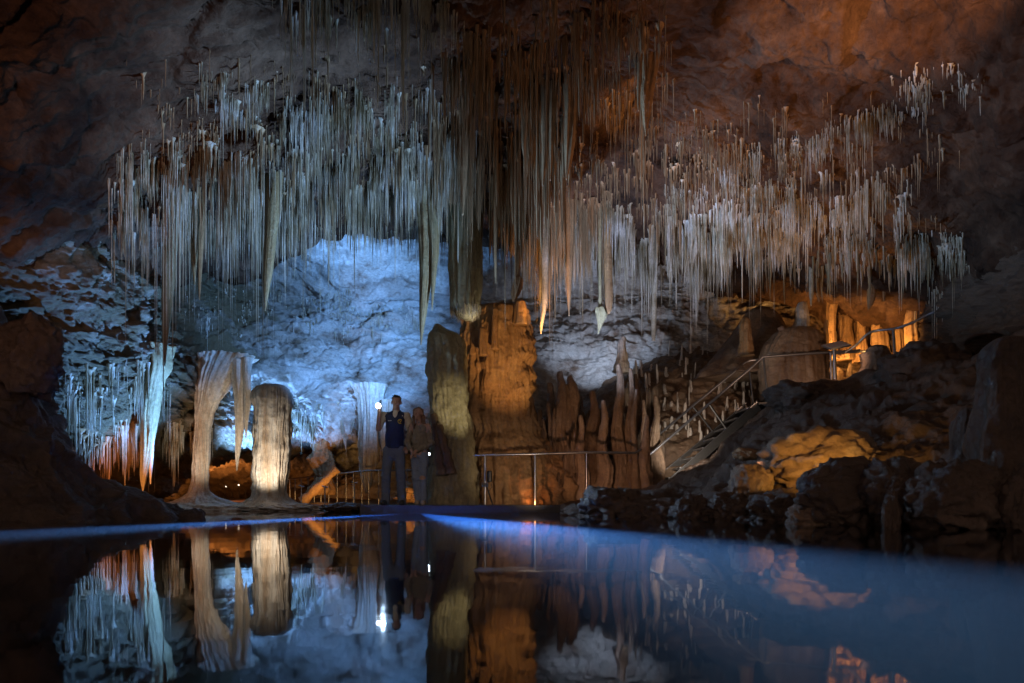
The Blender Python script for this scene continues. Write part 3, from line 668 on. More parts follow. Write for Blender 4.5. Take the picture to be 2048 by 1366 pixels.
# ------------------------------------------------------------------ boulders
def boulder(px, py0, py1, hw, D, label, seed, mat='mud', depth=1.0, amp=0.35):
    s = D / F; h = (py1 - py0) * s; c = Vector(P3(px, (py0 + py1) / 2, D))
    bm = bmesh.new(); bmesh.ops.create_icosphere(bm, subdivisions=5, radius=1.0)
    V = np.array([v.co[:] for v in bm.verts]); fc = [tuple(v.index for v in f.verts) for f in bm.faces]; bm.free()
    n = V + seed * 3.7
    d = 1 + amp * fbm(n, 0.9, 3, 0.5) + 0.16 * fbm(n, 2.2, 5, 0.55, 'b') + 0.05 * fbm(n, 7, 3, 0.6, 'r')
    V = V * d[:, None] * np.array([hw * s, hw * s * depth, h / 2])
    base = Vector((c.x, c.y, c.z - h / 2))
    o = based('boulder', V + np.array(c), fc, M[mat], base)
    return tag(o, label, 'boulder')


boulder(1626, 1005, 1075, 50, 6.55, 'rounded wet boulder standing in the pool below the amber lit hollow', 1, 'forest')
boulder(1660, 992, 1040, 36, 6.9, 'small peaked boulder behind the rounded wet one in the pool', 2)
boulder(1382, 992, 1060, 36, 8.4, 'domed dark boulder at the water edge in front of the stair foot', 3)
boulder(1500, 930, 1010, 36, 8.3, 'pale wedge shaped boulder leaning up the slope', 4, 'forest')
boulder(1455, 985, 1050, 44, 8.2, 'flat reddish boulder below the pale wedge shaped one', 5)
boulder(1560, 985, 1060, 56, 7.6, 'broad dark boulder between the flat reddish one and the rounded wet one', 6)
boulder(1225, 975, 1050, 60, 9.3, 'jagged grey lit boulder at the end of the deck', 7)
boulder(1300, 1000, 1060, 60, 9.0, 'low dark boulder between the jagged one and the domed one', 8)
boulder(1650, 870, 985, 110, 8.3, 'large tilted slab over the amber lit hollow', 9, 'forest', 0.7, 0.25)
boulder(1690, 935, 1060, 100, 6.4, 'dark ridged boulder in front of the amber lit hollow', 10, 'mud', 0.5)
boulder(1800, 925, 1065, 70, 6.1, 'dark dripping boulder with bluish glints right of the hollow', 11)
boulder(1780, 985, 1075, 16, 5.7, 'thin upright dark fin of rock at the water edge', 12)
boulder(1900, 930, 1075, 80, 5.6, 'black block beneath the squat stalagmite', 13)
boulder(2050, 930, 1090, 40, 5.2, 'upright black rock where the shore leaves the right edge', 14)
boulder(1600, 770, 830, 60, 11.6, 'grey boulder under the landing at the top of the stairs', 15)
boulder(1850, 690, 800, 80, 10.8, 'dark hump of rock against the amber alcove', 16)
boulder(60, 640, 780, 60, 7.6, 'black overhanging boulder at the left edge above the bank', 17)
boulder(1490, 898, 920, 22, 9.2, 'small knobbly orange lit rock cluster beside the stairs', 18, 'amber')
boulder(390, 1008, 1036, 100, 13.6, 'low ledge of cream rock under the two white columns', 19, 'cream', 0.8)
boulder(560, 1008, 1030, 70, 13.5, 'thin undercut shelf at the foot of the thick fluted column', 20, 'cream', 0.9)
boulder(840, 968, 1012, 44, 14.2, 'amber lit rounded rock glimpsed behind the two people\'s legs', 21, 'amber')
boulder(690, 1006, 1026, 45, 12.6, 'dark wet rubble heap at the left end of the deck', 22)

# ------------------------------------------------------------------ straws
rng = np.random.default_rng(5); random.seed(5)
straws = []            # (base Vector, length, radius, region)
REG = [  # label, polygon of bases (x0, x1, ytop(x0), ytop(x1), thickness), tip length px, count, radius m, mat, trees, fixed D or None
    ('pale soda straw in the lit cluster at the top edge of the roof', (545, 910, -60, -30, 90), (50, 190), 260, .009, 'straw', 'C'),
    ('blue white soda straw on the low swelling of the dark roof', (395, 660, 135, 205, 70), (25, 85), 330, .009, 'straw', 'C'),
    ('pale soda straw hanging under the dark middle of the roof', (600, 930, 170, 190, 150), (40, 150), 520, .009, 'straw', 'C'),
    ('greenish soda straw in the fringe along the left roof edge', (240, 580, 310, 300, 160), (60, 200), 800, .010, 'straw', 'C'),
    ('soda straw in the fringe hanging before the bright blue wall', (560, 930, 320, 320, 130), (50, 170), 900, .010, 'straw', 'C'),
    ('brown soda straw in the dark dense mass in the middle', (880, 1130, 120, 140, 330), (70, 200), 1100, .012, 'straw_brown', 'C'),
    ('grey lilac soda straw in the great dense curtain', (1040, 1560, 420, 430, 90), (50, 130), 2300, .011, 'straw', 'C'),
    ('soda straw at the amber lit left end of the great curtain', (1000, 1200, 400, 400, 70), (80, 170), 500, .012, 'straw_brown', 'C'),
    ('dim soda straw in the hollow above the great curtain', (1200, 1500, 270, 260, 110), (30, 90), 300, .009, 'straw_brown', 'C'),
    ('blue soda straw along the lit ridge of the sloping roof', (1330, 1830, 370, 190, 50), (14, 60), 800, .008, 'straw', 'C'),
    ('brownish soda straw under the lit ridge of the sloping roof', (1420, 1800, 380, 350, 90), (25, 90), 600, .009, 'straw', 'C'),
    ('short soda straw on the orange fringe over the alcove', (1480, 1910, 470, 470, 60), (15, 70), 650, .010, 'straw', 'CW'),
    ('dim brown soda straw on the upper middle roof', (1000, 1330, 0, 0, 230), (50, 150), 420, .009, 'straw_brown', 'C'),
    ('tiny blue straw on the highest streak at the far right of the roof', (1760, 1960, 140, 140, 50), (8, 40), 120, .008, 'straw', 'C'),
    ('dim short soda straw scattered over the left half of the roof', (300, 930, 150, 150, 300), (20, 90), 550, .009, 'straw_brown', 'C'),
    ('dim short soda straw scattered over the right half of the roof', (1080, 1880, 270, 215, 230), (18, 75), 600, .009, 'straw_brown', 'C'),
    ('blue white soda straw on the veined wall left of the columns', (140, 330, 740, 730, 60), (40, 140), 190, .010, 'straw', 'W'),
    ('lower blue white soda straw over the orange recess', (220, 420, 850, 850, 30), (30, 110), 190, .011, 'straw', 'W'),
    ('orange stained straw in the recess behind the left bank', (150, 300, 865, 880, 30), (50, 120), 160, .016, 'straw_brown', 'W'),
    ('short straw on a ledge of the blue wall', (600, 880, 590, 620, 60), (10, 60), 200, .008, 'straw', 'W'),
    ('tiny straw on the higher ledge of the blue wall', (360, 720, 560, 560, 100), (8, 40), 160, .008, 'straw', 'W'),
    ('tiny straw on the undercut of the blue wall above the columns', (560, 760, 800, 830, 60), (8, 40), 330, .009, 'straw', 'W'),
    ('yellow lit straw on the back wall of the amber alcove', (1560, 1880, 540, 540, 40), (20, 100), 150, .016, 'straw', 'W'),
]
for ri, (lab, (x0, x1, y0, y1, th), (l0, l1), cnt, rad, mt, tr) in enumerate(REG):
    trees = [t for k, t in (('C', BV_C), ('W', BV_W)) if k in tr]
    tries = 0; got = 0; cnt = int(cnt * 1.5)
    while got < cnt and tries < cnt * 9:
        tries += 1
        u, v = rng.random(), rng.random()
        px = x0 + (x1 - x0) * (u * 1.16 - 0.08); t = (px - x0) / (x1 - x0); py = y0 + (y1 - y0) * t + th * (v * 1.5 - 0.25)
        cl = float(N(np.array([[px * 0.03, py * 0.02, ri * 7.3]]))[0]) + 0.6 * float(N(np.array([[px * 0.11, py * 0.05, ri * 3.1]]))[0])
        edge = min(1, 4 * u, 4 * (1 - u)) * min(1, 2.4 * v, 2.4 * (1 - v))
        if rng.random() > (0.30 + 2.0 * cl) * edge: continue
        h = cast(px, py, trees)
        if not h: continue
        b, dist, nr = h
        if b.y < 3 or b.y > 20: continue
        if ri in (4, 5) and 885 < px < 978 and py > 360: continue
        bun = float(N(np.array([[b.x * 1.9, b.y * 1.9, ri * 2.2]])))
        L = (l0 * 0.5 + (l1 - l0) * min(1.5, rng.exponential(0.30)) * (1 + 1.3 * max(-0.6, bun))) * b.y / F
        if any((b - Vector((0, 0, L * t_)) - Vector((-1.28, 12.5, 3.46))).length < 1.7 for t_ in (0.4, 0.7, 1.0)): continue
        straws.append((b + Vector((0, 0, 0.04)), L + 0.04, (0.52 if ri in (0, 1, 2, 3, 4, 9, 13) else 0.66) * rad * rng.lognormal(0, 0.5), ri)); got += 1
cones = []
for lab, (x0, x1, y0, y1), cnt in (('short tapered stalactite at the foot of the great straw curtain', (1040, 1560, 440, 470), 60), ('dark tapered stalactite in the middle of the straw mass', (880, 1100, 330, 440), 30),
                                   ('tapered stalactite in the fringe before the blue wall', (560, 900, 360, 440), 26), ('tapered stalactite in the fringe along the left roof edge', (250, 560, 350, 430), 26),
                                   ('tapered yellow stalactite over the amber alcove', (1540, 1880, 500, 540), 30)):
    for _ in range(cnt):
        h = cast(rng.uniform(x0, x1), rng.uniform(y0, y1), [BV_C, BV_W])
        if h and 5 < h[0].y < 16.5: cones.append((h[0] + Vector((0, 0, 0.05)), rng.uniform(0.25, 0.9) * h[0].y / 12, rng.uniform(0.014, 0.034), lab))
zs = [s_[1] * s_[2] / s_[0].y ** 2 for s_ in straws]
order = np.argsort(-np.array(zs)); top = set(int(i) for i in order[:285])


def straw_geom(seed, segs, seg=6):
    r = random.Random(seed); v = []
    dx, dy = r.uniform(-.03, .03), r.uniform(-.03, .03)
    for i in range(segs + 1):
        t = i / segs; rr = ((1.25 if i else (r.uniform(1.7, 2.4) if segs > 6 else r.uniform(2.4, 4.5)))) * (1 - 0.5 * t) * (0.85 + 0.3 * r.random())
        if i == segs: rr = 0.15
        for k in range(seg):
            a = 2 * math.pi * k / seg
            v.append((rr * math.cos(a) + dx * 8 * t, rr * math.sin(a) + dy * 8 * t, -t))
    f = [(i * seg + k, (i + 1) * seg + k, (i + 1) * seg + (k + 1) % seg, i * seg + (k + 1) % seg) for i in range(segs) for k in range(seg)]
    return np.array(v), np.array(f)


def cone_geom(seed, segs=18, seg=12):
    z = np.linspace(0, 1, segs); th = np.linspace(0, 2 * math.pi, seg, endpoint=False); T, Z = np.meshgrid(th, z)
    n = fbm(np.stack([np.cos(T) * 1.2, np.sin(T) * 1.2, Z * 3], -1).reshape(-1, 3) + seed * 4.3, 1.0, 3).reshape(T.shape)
    Rr = ((1.5 - 0.5 * np.minimum(1, z * 4)) * (1 - z ** 1.3) + 0.06)[:, None] * (1 + 0.45 * n)
    w_ = 0.8 * np.sin(z * 4 + seed)[:, None] * z[:, None]
    return np.stack([np.cos(T) * Rr + w_, np.sin(T) * Rr, -Z], -1).reshape(-1, 3), grid_faces(segs, seg, True)


cp = []
for k in range(9):
    v, f = cone_geom(k); me = raw_mesh('stalactite', v, f); me.materials.append(M[('stal', 'straw', 'straw_brown')[k % 3]]); cp.append(me)
for i, (b, L, r_, lab) in enumerate(cones):
    k = i % 9
    if 'yellow' in lab: k = (0, 3, 6)[i % 3]
    if 'dark' in lab: k = (2, 5, 8)[i % 3]
    o = bpy.data.objects.new('stalactite', cp[k]); COL.objects.link(o); o.location = b; o.scale = (r_, r_, L); o.rotation_euler = (0, 0, i * 1.7)
    tag(o, lab, 'stalactite', lab.replace('stalactite', 'stalactites'))
protos = {}
for mt in ('straw', 'straw_brown'):
    for k in range(5):
        v, f = straw_geom(k, 9, 8); me = raw_mesh('soda_straw', v, f); me.materials.append(M[mt]); protos[(mt, k)] = me
lows = [straw_geom(k + 50, 5, 5) for k in range(6)]
bulk = {}
for i, (b, L, rad, ri) in enumerate(straws):
    mt = REG[ri][5]
    if i in top:
        o = bpy.data.objects.new('soda_straw', protos[(mt, i % 5)]); COL.objects.link(o)
        o.location = b; o.scale = (rad, rad, L); o.rotation_euler = (0, 0, random.uniform(0, 6.28))
        tag(o, REG[ri][0], 'stalactite', REG[ri][0].replace('soda straw', 'soda straws').replace(' straw ', ' straws ').replace('strawss', 'straws'))
    else:
        v, f = lows[i % 6]
        V = v * np.array([rad, rad, L]) + np.array(b)
        st = bulk.setdefault(mt, [[], [], 0])
        st[0].append(V); st[1].append(f + st[2]); st[2] += len(V)
for mt, (vs, fs_, _) in bulk.items():
    o = link('straw_thicket' if mt == 'straw' else 'stained_straw_thicket', raw_mesh('straw_thicket', np.vstack(vs), np.vstack(fs_)), M[mt])
    tag(o, 'countless thin pale soda straws all over the roof' if mt == 'straw' else 'countless thin brown stained soda straws over the roof', 'stalactites', kind='stuff')

# ------------------------------------------------------------------ small stalagmites on the bank behind the stairs
def stag_geom(seed, segs=16, seg=14):
    r = np.random.default_rng(seed); th = np.linspace(0, 2 * math.pi, seg, endpoint=False); z = np.linspace(0, 1, segs)
    rad = (1.0 - 0.42 * z) * np.where(z > 0.86, np.sqrt(np.maximum(0, 1 - ((z - 0.86) / 0.141) ** 2)), 1)
    T, Z = np.meshgrid(th, z)
    n = fbm(np.stack([np.cos(T) * 0.9, np.sin(T) * 0.9, Z * 4], -1).reshape(-1, 3) + seed * 5.1, 1.0, 3).reshape(T.shape)
    Rr = rad[:, None] * (1 + 0.55 * n)
    ox = 0.35 * (z - 0.2)[:, None] * r.normal() * 0.8
    V = np.stack([np.cos(T) * Rr + ox, np.sin(T) * Rr, Z], -1).reshape(-1, 3)
    return V, grid_faces(segs, seg, True)[:, ::-1].copy()


# the bank they stand on
bk = []
for xs, rows in ((1080, [(1008, 13.4), (940, 13.7), (880, 14.2), (850, 15.0), (845, 16.8)]), (1160, [(1008, 13.3), (930, 13.6), (865, 14.2), (820, 15.0), (800, 16.8)]),
                 (1240, [(1004, 13.3), (920, 13.7), (840, 14.4), (770, 15.3), (745, 16.8)]), (1320, [(1000, 13.4), (905, 13.9), (815, 14.7), (735, 15.6), (705, 16.8)]),
                 (1400, [(980, 13.6), (885, 14.1), (790, 15.0), (715, 15.8), (690, 16.8)]), (1480, [(960, 13.8), (865, 14.3), (780, 15.1), (715, 15.9), (690, 16.8)]),
                 (1560, [(900, 13.9), (840, 14.3), (780, 15.1), (730, 15.9), (700, 16.8)]), (1660, [(870, 13.8), (800, 14.2), (765, 14.8), (740, 15.4), (720, 16.8)]), (1760, [(860, 13.8), (790, 14.2), (765, 14.6), (745, 15), (720, 16)])):
    bk.append([(xs, py, D) for py, D in rows])
bk = [list(r) for r in zip(*bk)]
_, bV, bF = bank('stalagmite_bank', bk, 240, 380, M['forest'], 'rough stalagmite covered bank behind the stairs', 0.8)
BV_B = bvh(bV, bF)
sp = []
for k in range(8):
    v, f = stag_geom(k); me = raw_mesh('stalagmite', v, f); me.materials.append(M['forest' if k % 3 else 'cream']); sp.append(me)
mo = [o for o in COL.objects if o.name == 'flowstone_mound'][0]
BV_M = bvh([mo.location + v.co for v in mo.data.vertices], [p.vertices for p in mo.data.polygons])
SREG = [('small white stalagmite on the glistening bank left of the stairs', (1230, 1560, 690, 900), 120, (0.018, 0.045), (0.12, 0.5), (0, 3, 6)),
        ('brown stalagmite crowding the dark group behind the deck rail', (1075, 1330, 830, 1000), 95, (0.035, 0.09), (0.2, 0.8), (1, 2, 4, 5, 7)),
        ('small knob on the brown mound under the amber column', (900, 1080, 860, 990), 22, (0.03, 0.06), (0.12, 0.35), (1, 4, 7)),
        ('low knobbly stalagmite behind the landing rail', (1560, 1740, 735, 790), 24, (0.03, 0.07), (0.12, 0.4), (2, 5))]
for lab, (x0, x1, y0, y1), cnt, (r0, r1), (h0, h1), kinds in SREG:
    for _ in range(cnt):
        px, py = random.uniform(x0, x1), random.uniform(y0, y1)
        h = cast(px, py, [BV_B, BV_M])
        if not h or not 9 < h[0].y < 16.8: continue
        b = h[0] - Vector((0, 0, 0.04))
        hh = random.uniform(h0, h1); rr = random.uniform(r0, r1)
        o = bpy.data.objects.new('stalagmite', sp[random.choice(kinds)]); COL.objects.link(o)
        o.location = b; o.scale = (rr, rr, hh); o.rotation_euler = (random.uniform(-.08, .08), random.uniform(-.08, .08), random.uniform(0, 6.28))
        tag(o, lab, 'stalagmite', lab.replace('stalagmite', 'stalagmites').replace('knob ', 'knobs '))

# ------------------------------------------------------------------ deck, rails, stairs
V3 = lambda px, py, D: Vector(P3(px, py, D))
dk = thing('deck', 'dark low timber deck over the pool that the two people stand on', 'deck', (-0.7, 11.3, -0.05))
mb = MB()
for i in range(11): mb.box((-0.70, 11.27 + i * 0.14, 0.115), (3.55, 0.132, 0.03))
mb.build('planks', M['deck'], dk, None, False)
MB().box((-0.70, 11.185, 0.055), (3.58, 0.035, 0.15)).build('fascia', M['deck'], dk, None, False)
for x in (-2.2, -0.9, 0.4): MB().tube([(x, 11.3, -0.5), (x, 11.3, 0.0)], 0.05).build('pile', M['dark_steel'], dk)
wk = thing('footbridge', 'low dark footbridge running back behind the deck to the far recess', 'bridge', (-3.2, 14.0, 0.02))
mb = MB()
for a, b in (((-2.3, 12.8), (-2.6, 15.8)), ((-2.6, 15.8), (-6.2, 19.4))):
    A, B = Vector((*a, 0.03)), Vector((*b, 0.03)); dr = (B - A); L = dr.length; dr.normalize(); sd = Vector((-dr.y, dr.x, 0))
    for k in range(int(L / 0.16)): mb.box(A + dr * (0.16 * k + 0.08), (0.15, 1.1, 0.05), (dr, sd, Vector((0, 0, 1))))
mb.build('planks', M['deck'], wk, None, False)

rl = thing('railing', 'dark handrail along the back of the deck running to the stair foot', 'railing', V3(875, 1008, 12.0))
pts = [V3(860, 913, 12.0), V3(970, 910, 12.0), V3(1070, 908, 12.05), V3(1172, 905, 12.15), V3(1270, 906, 12.5), V3(1283, 899, 12.7)]
MB().tube(pts, 0.024, 10).build('handrail', M['steel'], rl)
for px, py, D, r in ((876, 912, 12.0, .024), (970, 910, 12.0, .024), (1070, 908, 12.05, .024), (1173, 905, 12.15, .013)):
    p = V3(px, py, D); o = MB().tube([(p.x, p.y, 0.1), (p.x, p.y, p.z - 0.01)], r, 10).build('post', M['steel'], rl)

br = thing('bridge_railing', 'steel railing with close upright bars along the footbridge behind the deck', 'railing', V3(738, 1010, 15.6))
tops = [V3(572, 959, 18.8), V3(620, 954, 17.8), V3(680, 947, 16.6), V3(738, 941, 15.6), V3(800, 941, 15.5), V3(872, 940, 15.4)]
MB().tube(tops, 0.020, 8).build('handrail', M['steel'], br)
tp = cr([tuple(p) for p in tops], 200)
for px in (580, 591, 603, 616, 629, 642, 658, 675, 692, 707, 724, 738, 757, 776, 794, 816, 840, 866):
    k = int(np.argmin(abs(tp[:, 0] / tp[:, 1] * F + CX - px))); p = tp[k]
    MB().tube([(p[0], p[1], 0.03), (p[0], p[1], p[2])], 0.012, 8).build('bar', M['steel'], br)
fr = thing('bridge_railing', 'faint railing far back in the dark between the two white columns', 'railing', V3(460, 1003, 21))
MB().tube([V3(404, 973, 21.3), V3(460, 969, 21), V3(520, 966, 20.7)], 0.02, 8).build('handrail', M['dark_steel'], fr)
for px in (412, 424, 437, 450, 464, 478, 491, 503): p = V3(px, 970, 21); MB().tube([(p.x, p.y, 0.1), p], 0.012, 6).build('bar', M['dark_steel'], fr)
for px, y0, D, lab in ((603, 973, 15.2, 'leftmost'), (650, 974, 14.7, 'middle'), (709, 966, 14.2, 'rightmost')):
    t = thing('pole_light', 'slim bright steel pole with a small crosspiece, %s of the three before the bridge railing' % lab, 'lamp post', V3(px, 1011, D))
    p = V3(px, y0, D); MB().tube([(p.x, p.y, 0.02), p], 0.013, 8).build('pole', M['steel'], t)
    MB().tube([p + Vector((-.06, 0, .02)), p + Vector((.06, 0, -.01))], 0.014, 8).build('crosspiece', M['steel'], t)

st = thing('staircase', 'dark steel open staircase climbing from the deck end to the landing', 'stairs', V3(1315, 983, 13.1))
n0, n1, f0, f1 = V3(1312, 985, 13.1), V3(1516, 806, 13.3), V3(1306, 964, 13.85), V3(1494, 808, 14.05)
for a, b in ((n0, n1), (f0, f1)):
    dr = (b - a).normalized(); up = Vector((0, 1, 0)).cross(dr) * -1
    MB().box((a + b) / 2 + Vector((0, 0, -0.06)), ((b - a).length, 0.045, 0.17), (dr, Vector((0, 1, 0)), dr.cross(Vector((0, 1, 0))))).build('stringer', M['dark_steel'], st, None, False)
    MB().box((a + b) / 2 + dr.cross(Vector((0, 1, 0))) * 0.032, ((b - a).length, 0.055, 0.008), (dr, Vector((0, 1, 0)), dr.cross(Vector((0, 1, 0))))).build('edge_strip', M['steel'], st, None, False)
for k in range(9):
    t = (k + 0.5) / 9; p = n0.lerp(n1, t); q = f0.lerp(f1, t); c = (p + q) / 2; c.z = p.z - 0.01
    MB().box(c, (0.26, abs(q.y - p.y) - 0.05, 0.035)).build('tread', M['steel'], st, None, False)
lrail = [V3(1283, 899, 13.75), V3(1390, 808, 13.85), V3(1490, 726, 14.0), V3(1500, 721, 14.0), V3(1527, 718, 13.95), V3(1640, 709, 13.8), V3(1735, 702, 13.6)]
nrail = [V3(1290, 976, 13.1), V3(1291, 925, 13.1), V3(1296, 912, 13.1), V3(1310, 900, 13.1), V3(1418, 808, 13.2), V3(1505, 733, 13.3), V3(1525, 714, 13.3), V3(1600, 708, 13.3), V3(1720, 701, 13.3)]
for r_ in (lrail, nrail): MB().tube(r_, 0.025, 10).build('handrail', M['steel'], st)
for a, b in ((V3(1385, 812, 13.85), V3(1425, 862, 13.95)), (V3(1418, 808, 13.2), V3(1453, 858, 13.25)), (V3(1497, 722, 14.0), V3(1507, 812, 14.0)), (V3(1527, 714, 13.3), V3(1537, 808, 13.3)), (V3(1632, 710, 13.8), V3(1638, 768, 13.8))):
    MB().tube([a, b], 0.02, 10).build('post', M['dark_steel'], st)
mb = MB(); mb.box((V3(1515, 806, 13.3) + Vector((0.55, 0.35, -0.02))), (1.1, 0.85, 0.04)); mb.build('landing', M['dark_steel'], st, None, False)
cr_ = thing('handrail', 'curved steel handrail rising over the alcove past the information panel', 'railing', V3(1786, 725, 12.6))
MB().tube([tuple(p) for p in cr([V3(1690, 705, 13.3), V3(1712, 690, 13.2), V3(1735, 668, 13.0), V3(1755, 661, 12.8), V3(1790, 657, 12.6), V3(1825, 645, 12.4), V3(1850, 632, 12.3), V3(1868, 624, 12.2)], 30)], 0.024, 10).build('rail_tube', M['steel'], cr_)
MB().tube([V3(1786, 657, 12.62), V3(1791, 730, 12.55)], 0.026, 10).build('post', M['steel'], cr_)
sg = thing('information_panel', 'slanted information panel on a steel post at the landing rail', 'sign', V3(1667, 775, 13.2))
c = V3(1672, 691, 13.15); ax = (Vector((0.95, 0.1, 0.22)).normalized(), Vector((-0.15, 0.9, 0.45)).normalized()); ax = (ax[0], (ax[1] - ax[0] * ax[1].dot(ax[0])).normalized()); ax = (*ax, ax[0].cross(ax[1]))
MB().box(c, (0.42, 0.32, 0.03), ax).build('panel', M['steel'], sg, None, False)
MB().box(c + ax[2] * 0.018, (0.38, 0.28, 0.006), ax).build('face_sheet', flat_mat('panel_face', (0.35, 0.38, 0.42), 0.3), sg, None, False)
MB().tube([V3(1668, 697, 13.2), V3(1670, 775, 13.2)], 0.035, 12).build('post', M['steel'], sg)
MB().tube([V3(1661, 706, 13.1), V3(1663, 775, 13.1)], 0.02, 12).build('post', M['steel'], sg)

tl = thing('tripod_lamp', 'black lamp head clamped to a rail post on a slanted leg', 'lamp', V3(985, 1010, 11.7))
p = V3(979, 953, 11.8); MB().tube([p + Vector((0.005, 0, -.10)), p + Vector((0, 0, -.085)), p + Vector((0, 0, .085)), p + Vector((0.0, 0, .1))], [.03, .045, .045, .03], 14).build('lamp_head', M['black'], tl)
MB().box(V3(970, 970, 11.85), (0.12, 0.07, 0.06)).build('clamp', M['black'], tl, None, False)
MB().tube([V3(973, 972, 11.8), V3(986, 1011, 11.7)], 0.012, 8).build('leg', M['black'], tl)
MB().tube([V3(982, 966, 11.75), V3(984, 974, 11.75), V3(978, 982, 11.75), V3(975, 976, 11.8)], 0.006, 6).build('cable', M['black'], tl)

glow = flat_mat('lamp_lens', (0.9, 0.95, 1), 0.3, emit=(0.75, 0.88, 1.0), estr=40, vary=0.02)
glow2 = flat_mat('small_lens', (1, .9, .8), 0.3, emit=(1.0, 0.85, 0.65), estr=3, vary=0.02)
fl = thing('floodlight', 'blue white floodlight on a stand half hidden behind the woman\'s hip', 'lamp', V3(858, 1008, 12.9))
p = V3(858.5, 908, 12.9)
MB().tube([p + Vector((0, 0.0, 0)), p + Vector((0, -0.02, 0))], [0.018, 0.017], 16).build('lens', glow, fl)
MB().tube([p + Vector((0, 0.0, -.05)), (p.x, p.y, 0.12)], 0.012, 8).build('stand', M['black'], fl)
for px, py, D, lab in ((453, 973, 20.8, 'tiny lit spotlight on the far railing, nearer the slim white column'), (478, 970, 20.8, 'tiny lit spotlight on the far railing, nearer the thick white column')):
    t = thing('spotlight', lab, 'lamp', V3(px, py, D)); p = V3(px, py, D)
    MB().tube([p, p + Vector((0, -.03, 0))], 0.02, 10).build('lens', glow2, t); MB().tube([p + Vector((0, .03, 0)), p + Vector((0, .12, 0))], 0.035, 10).build('housing', M['black'], t)


# ------------------------------------------------------------------ people (continuous surfaces grown from a signed distance field)
class SDF:
    def __init__(s, lo, hi, h):
        s.lo = np.array(lo, float); s.h = h; s.n = np.ceil((np.array(hi) - s.lo) / h).astype(int) + 1
        s.F = np.full(s.n, 0.5, np.float32)

    def _box(s, lo, hi, pad):
        a = np.clip(np.floor((np.array(lo) - pad - s.lo) / s.h).astype(int), 0, s.n - 1); b = np.clip(np.ceil((np.array(hi) + pad - s.lo) / s.h).astype(int) + 1, 1, s.n)
        sl = tuple(slice(i, j) for i, j in zip(a, b))
        g = np.meshgrid(*[s.lo[k] + s.h * np.arange(a[k], b[k]) for k in range(3)], indexing='ij')
        return sl, np.stack(g, -1)

    def _put(s, sl, d, k, sub=False):
        A = s.F[sl]
        if sub: s.F[sl] = np.maximum(A, -d); return
        if k <= 0: s.F[sl] = np.minimum(A, d); return
        q = np.maximum(k - np.abs(A - d), 0) / k
        s.F[sl] = np.minimum(A, d) - q * q * k * 0.25

    def cap(s, a, b, r0, r1, k=0.03, sx=1.0, sy=1.0):
        a, b = np.array(a, float), np.array(b, float); rm = max(r0, r1) / min(sx, sy)
        sl, P = s._box(np.minimum(a, b), np.maximum(a, b), rm + 0.06)
        ab = b - a; sc = np.array([sx, sy, 1.0])
        t = np.clip(((P - a) @ ab) / (ab @ ab + 1e-9), 0, 1)
        d = np.linalg.norm((P - a - t[..., None] * ab) * sc, axis=-1) - (r0 + (r1 - r0) * t)
        s._put(sl, d, k); return s

    def chain(s, pts, rad, k=0.03, **kw):
        for i in range(len(pts) - 1): s.cap(pts[i], pts[i + 1], rad[i], rad[i + 1], k, **kw)
        return s

    def ell(s, c, r, k=0.03, sub=False):
        c, r = np.array(c, float), np.array(r, float); sl, P = s._box(c - r, c + r, 0.06)
        q = np.linalg.norm((P - c) / r, axis=-1); d = (q - 1) * r.min()
        s._put(sl, d, k, sub); return s

    def cut(s, axis, val, keep_below=True):
        g = s.lo[axis] + s.h * np.arange(s.n[axis]); d = (g - val) if keep_below else (val - g)
        sh = [1, 1, 1]; sh[axis] = -1
        s.F = np.maximum(s.F, d.reshape(sh)).astype(np.float32); return s

    def wrinkle(s, amp, scale):
        idx = np.where(np.abs(s.F) < 0.03)
        P = s.lo + s.h * np.stack(idx, -1)
        s.F[idx] += amp * fbm(P, scale, 3, 0.5, 'r', 2.2); return s

    def mesh(s):
        Fv = s.F; ins = Fv < 0; nx, ny, nz = Fv.shape
        cor = [(i, j, k) for i in (0, 1) for j in (0, 1) for k in (0, 1)]
        sh = lambda A, c: A[c[0]:nx - 1 + c[0], c[1]:ny - 1 + c[1], c[2]:nz - 1 + c[2]]
        cnt = sum(sh(ins, c).astype(np.int8) for c in cor); act = (cnt > 0) & (cnt < 8)
        ids = -np.ones(act.shape, np.int64); ids[act] = np.arange(act.sum()); cells = np.argwhere(act)
        acc = np.zeros((len(cells), 3)); num = np.zeros(len(cells))
        for ca in cor:
            for ax in range(3):
                if ca[ax]: continue
                cb = list(ca); cb[ax] = 1
                fa = Fv[tuple((cells + ca).T)]; fb = Fv[tuple((cells + cb).T)]
                m_ = (fa < 0) != (fb < 0); t = np.where(m_, fa / np.where(m_, fa - fb, 1), 0)
                p = np.array(ca)[None] + np.zeros((len(cells), 3)); p[:, ax] += t
                acc[m_] += p[m_]; num[m_] += 1
        Vv = s.lo + s.h * (cells + acc / num[:, None])
        faces = []
        for ax in range(3):
            u, v = (ax + 1) % 3, (ax + 2) % 3
            sl = [slice(0, None)] * 3; A = ins.take(range(0, Fv.shape[ax] - 1), ax); Bq = ins.take(range(1, Fv.shape[ax]), ax)
            e = np.argwhere(A != Bq)
            e = e[(e[:, u] > 0) & (e[:, v] > 0) & (e[:, u] < Fv.shape[u] - 1) & (e[:, v] < Fv.shape[v] - 1)]
            fl_ = A[tuple(e.T)]
            q = []
            for du, dv in ((-1, -1), (0, -1), (0, 0), (-1, 0)):
                c = e.copy(); c[:, u] += du; c[:, v] += dv; q.append(ids[tuple(c.T)])
            q = np.stack(q, 1); q[~fl_] = q[~fl_][:, ::-1]; faces.append(q)
        return Vv, np.vstack(faces)


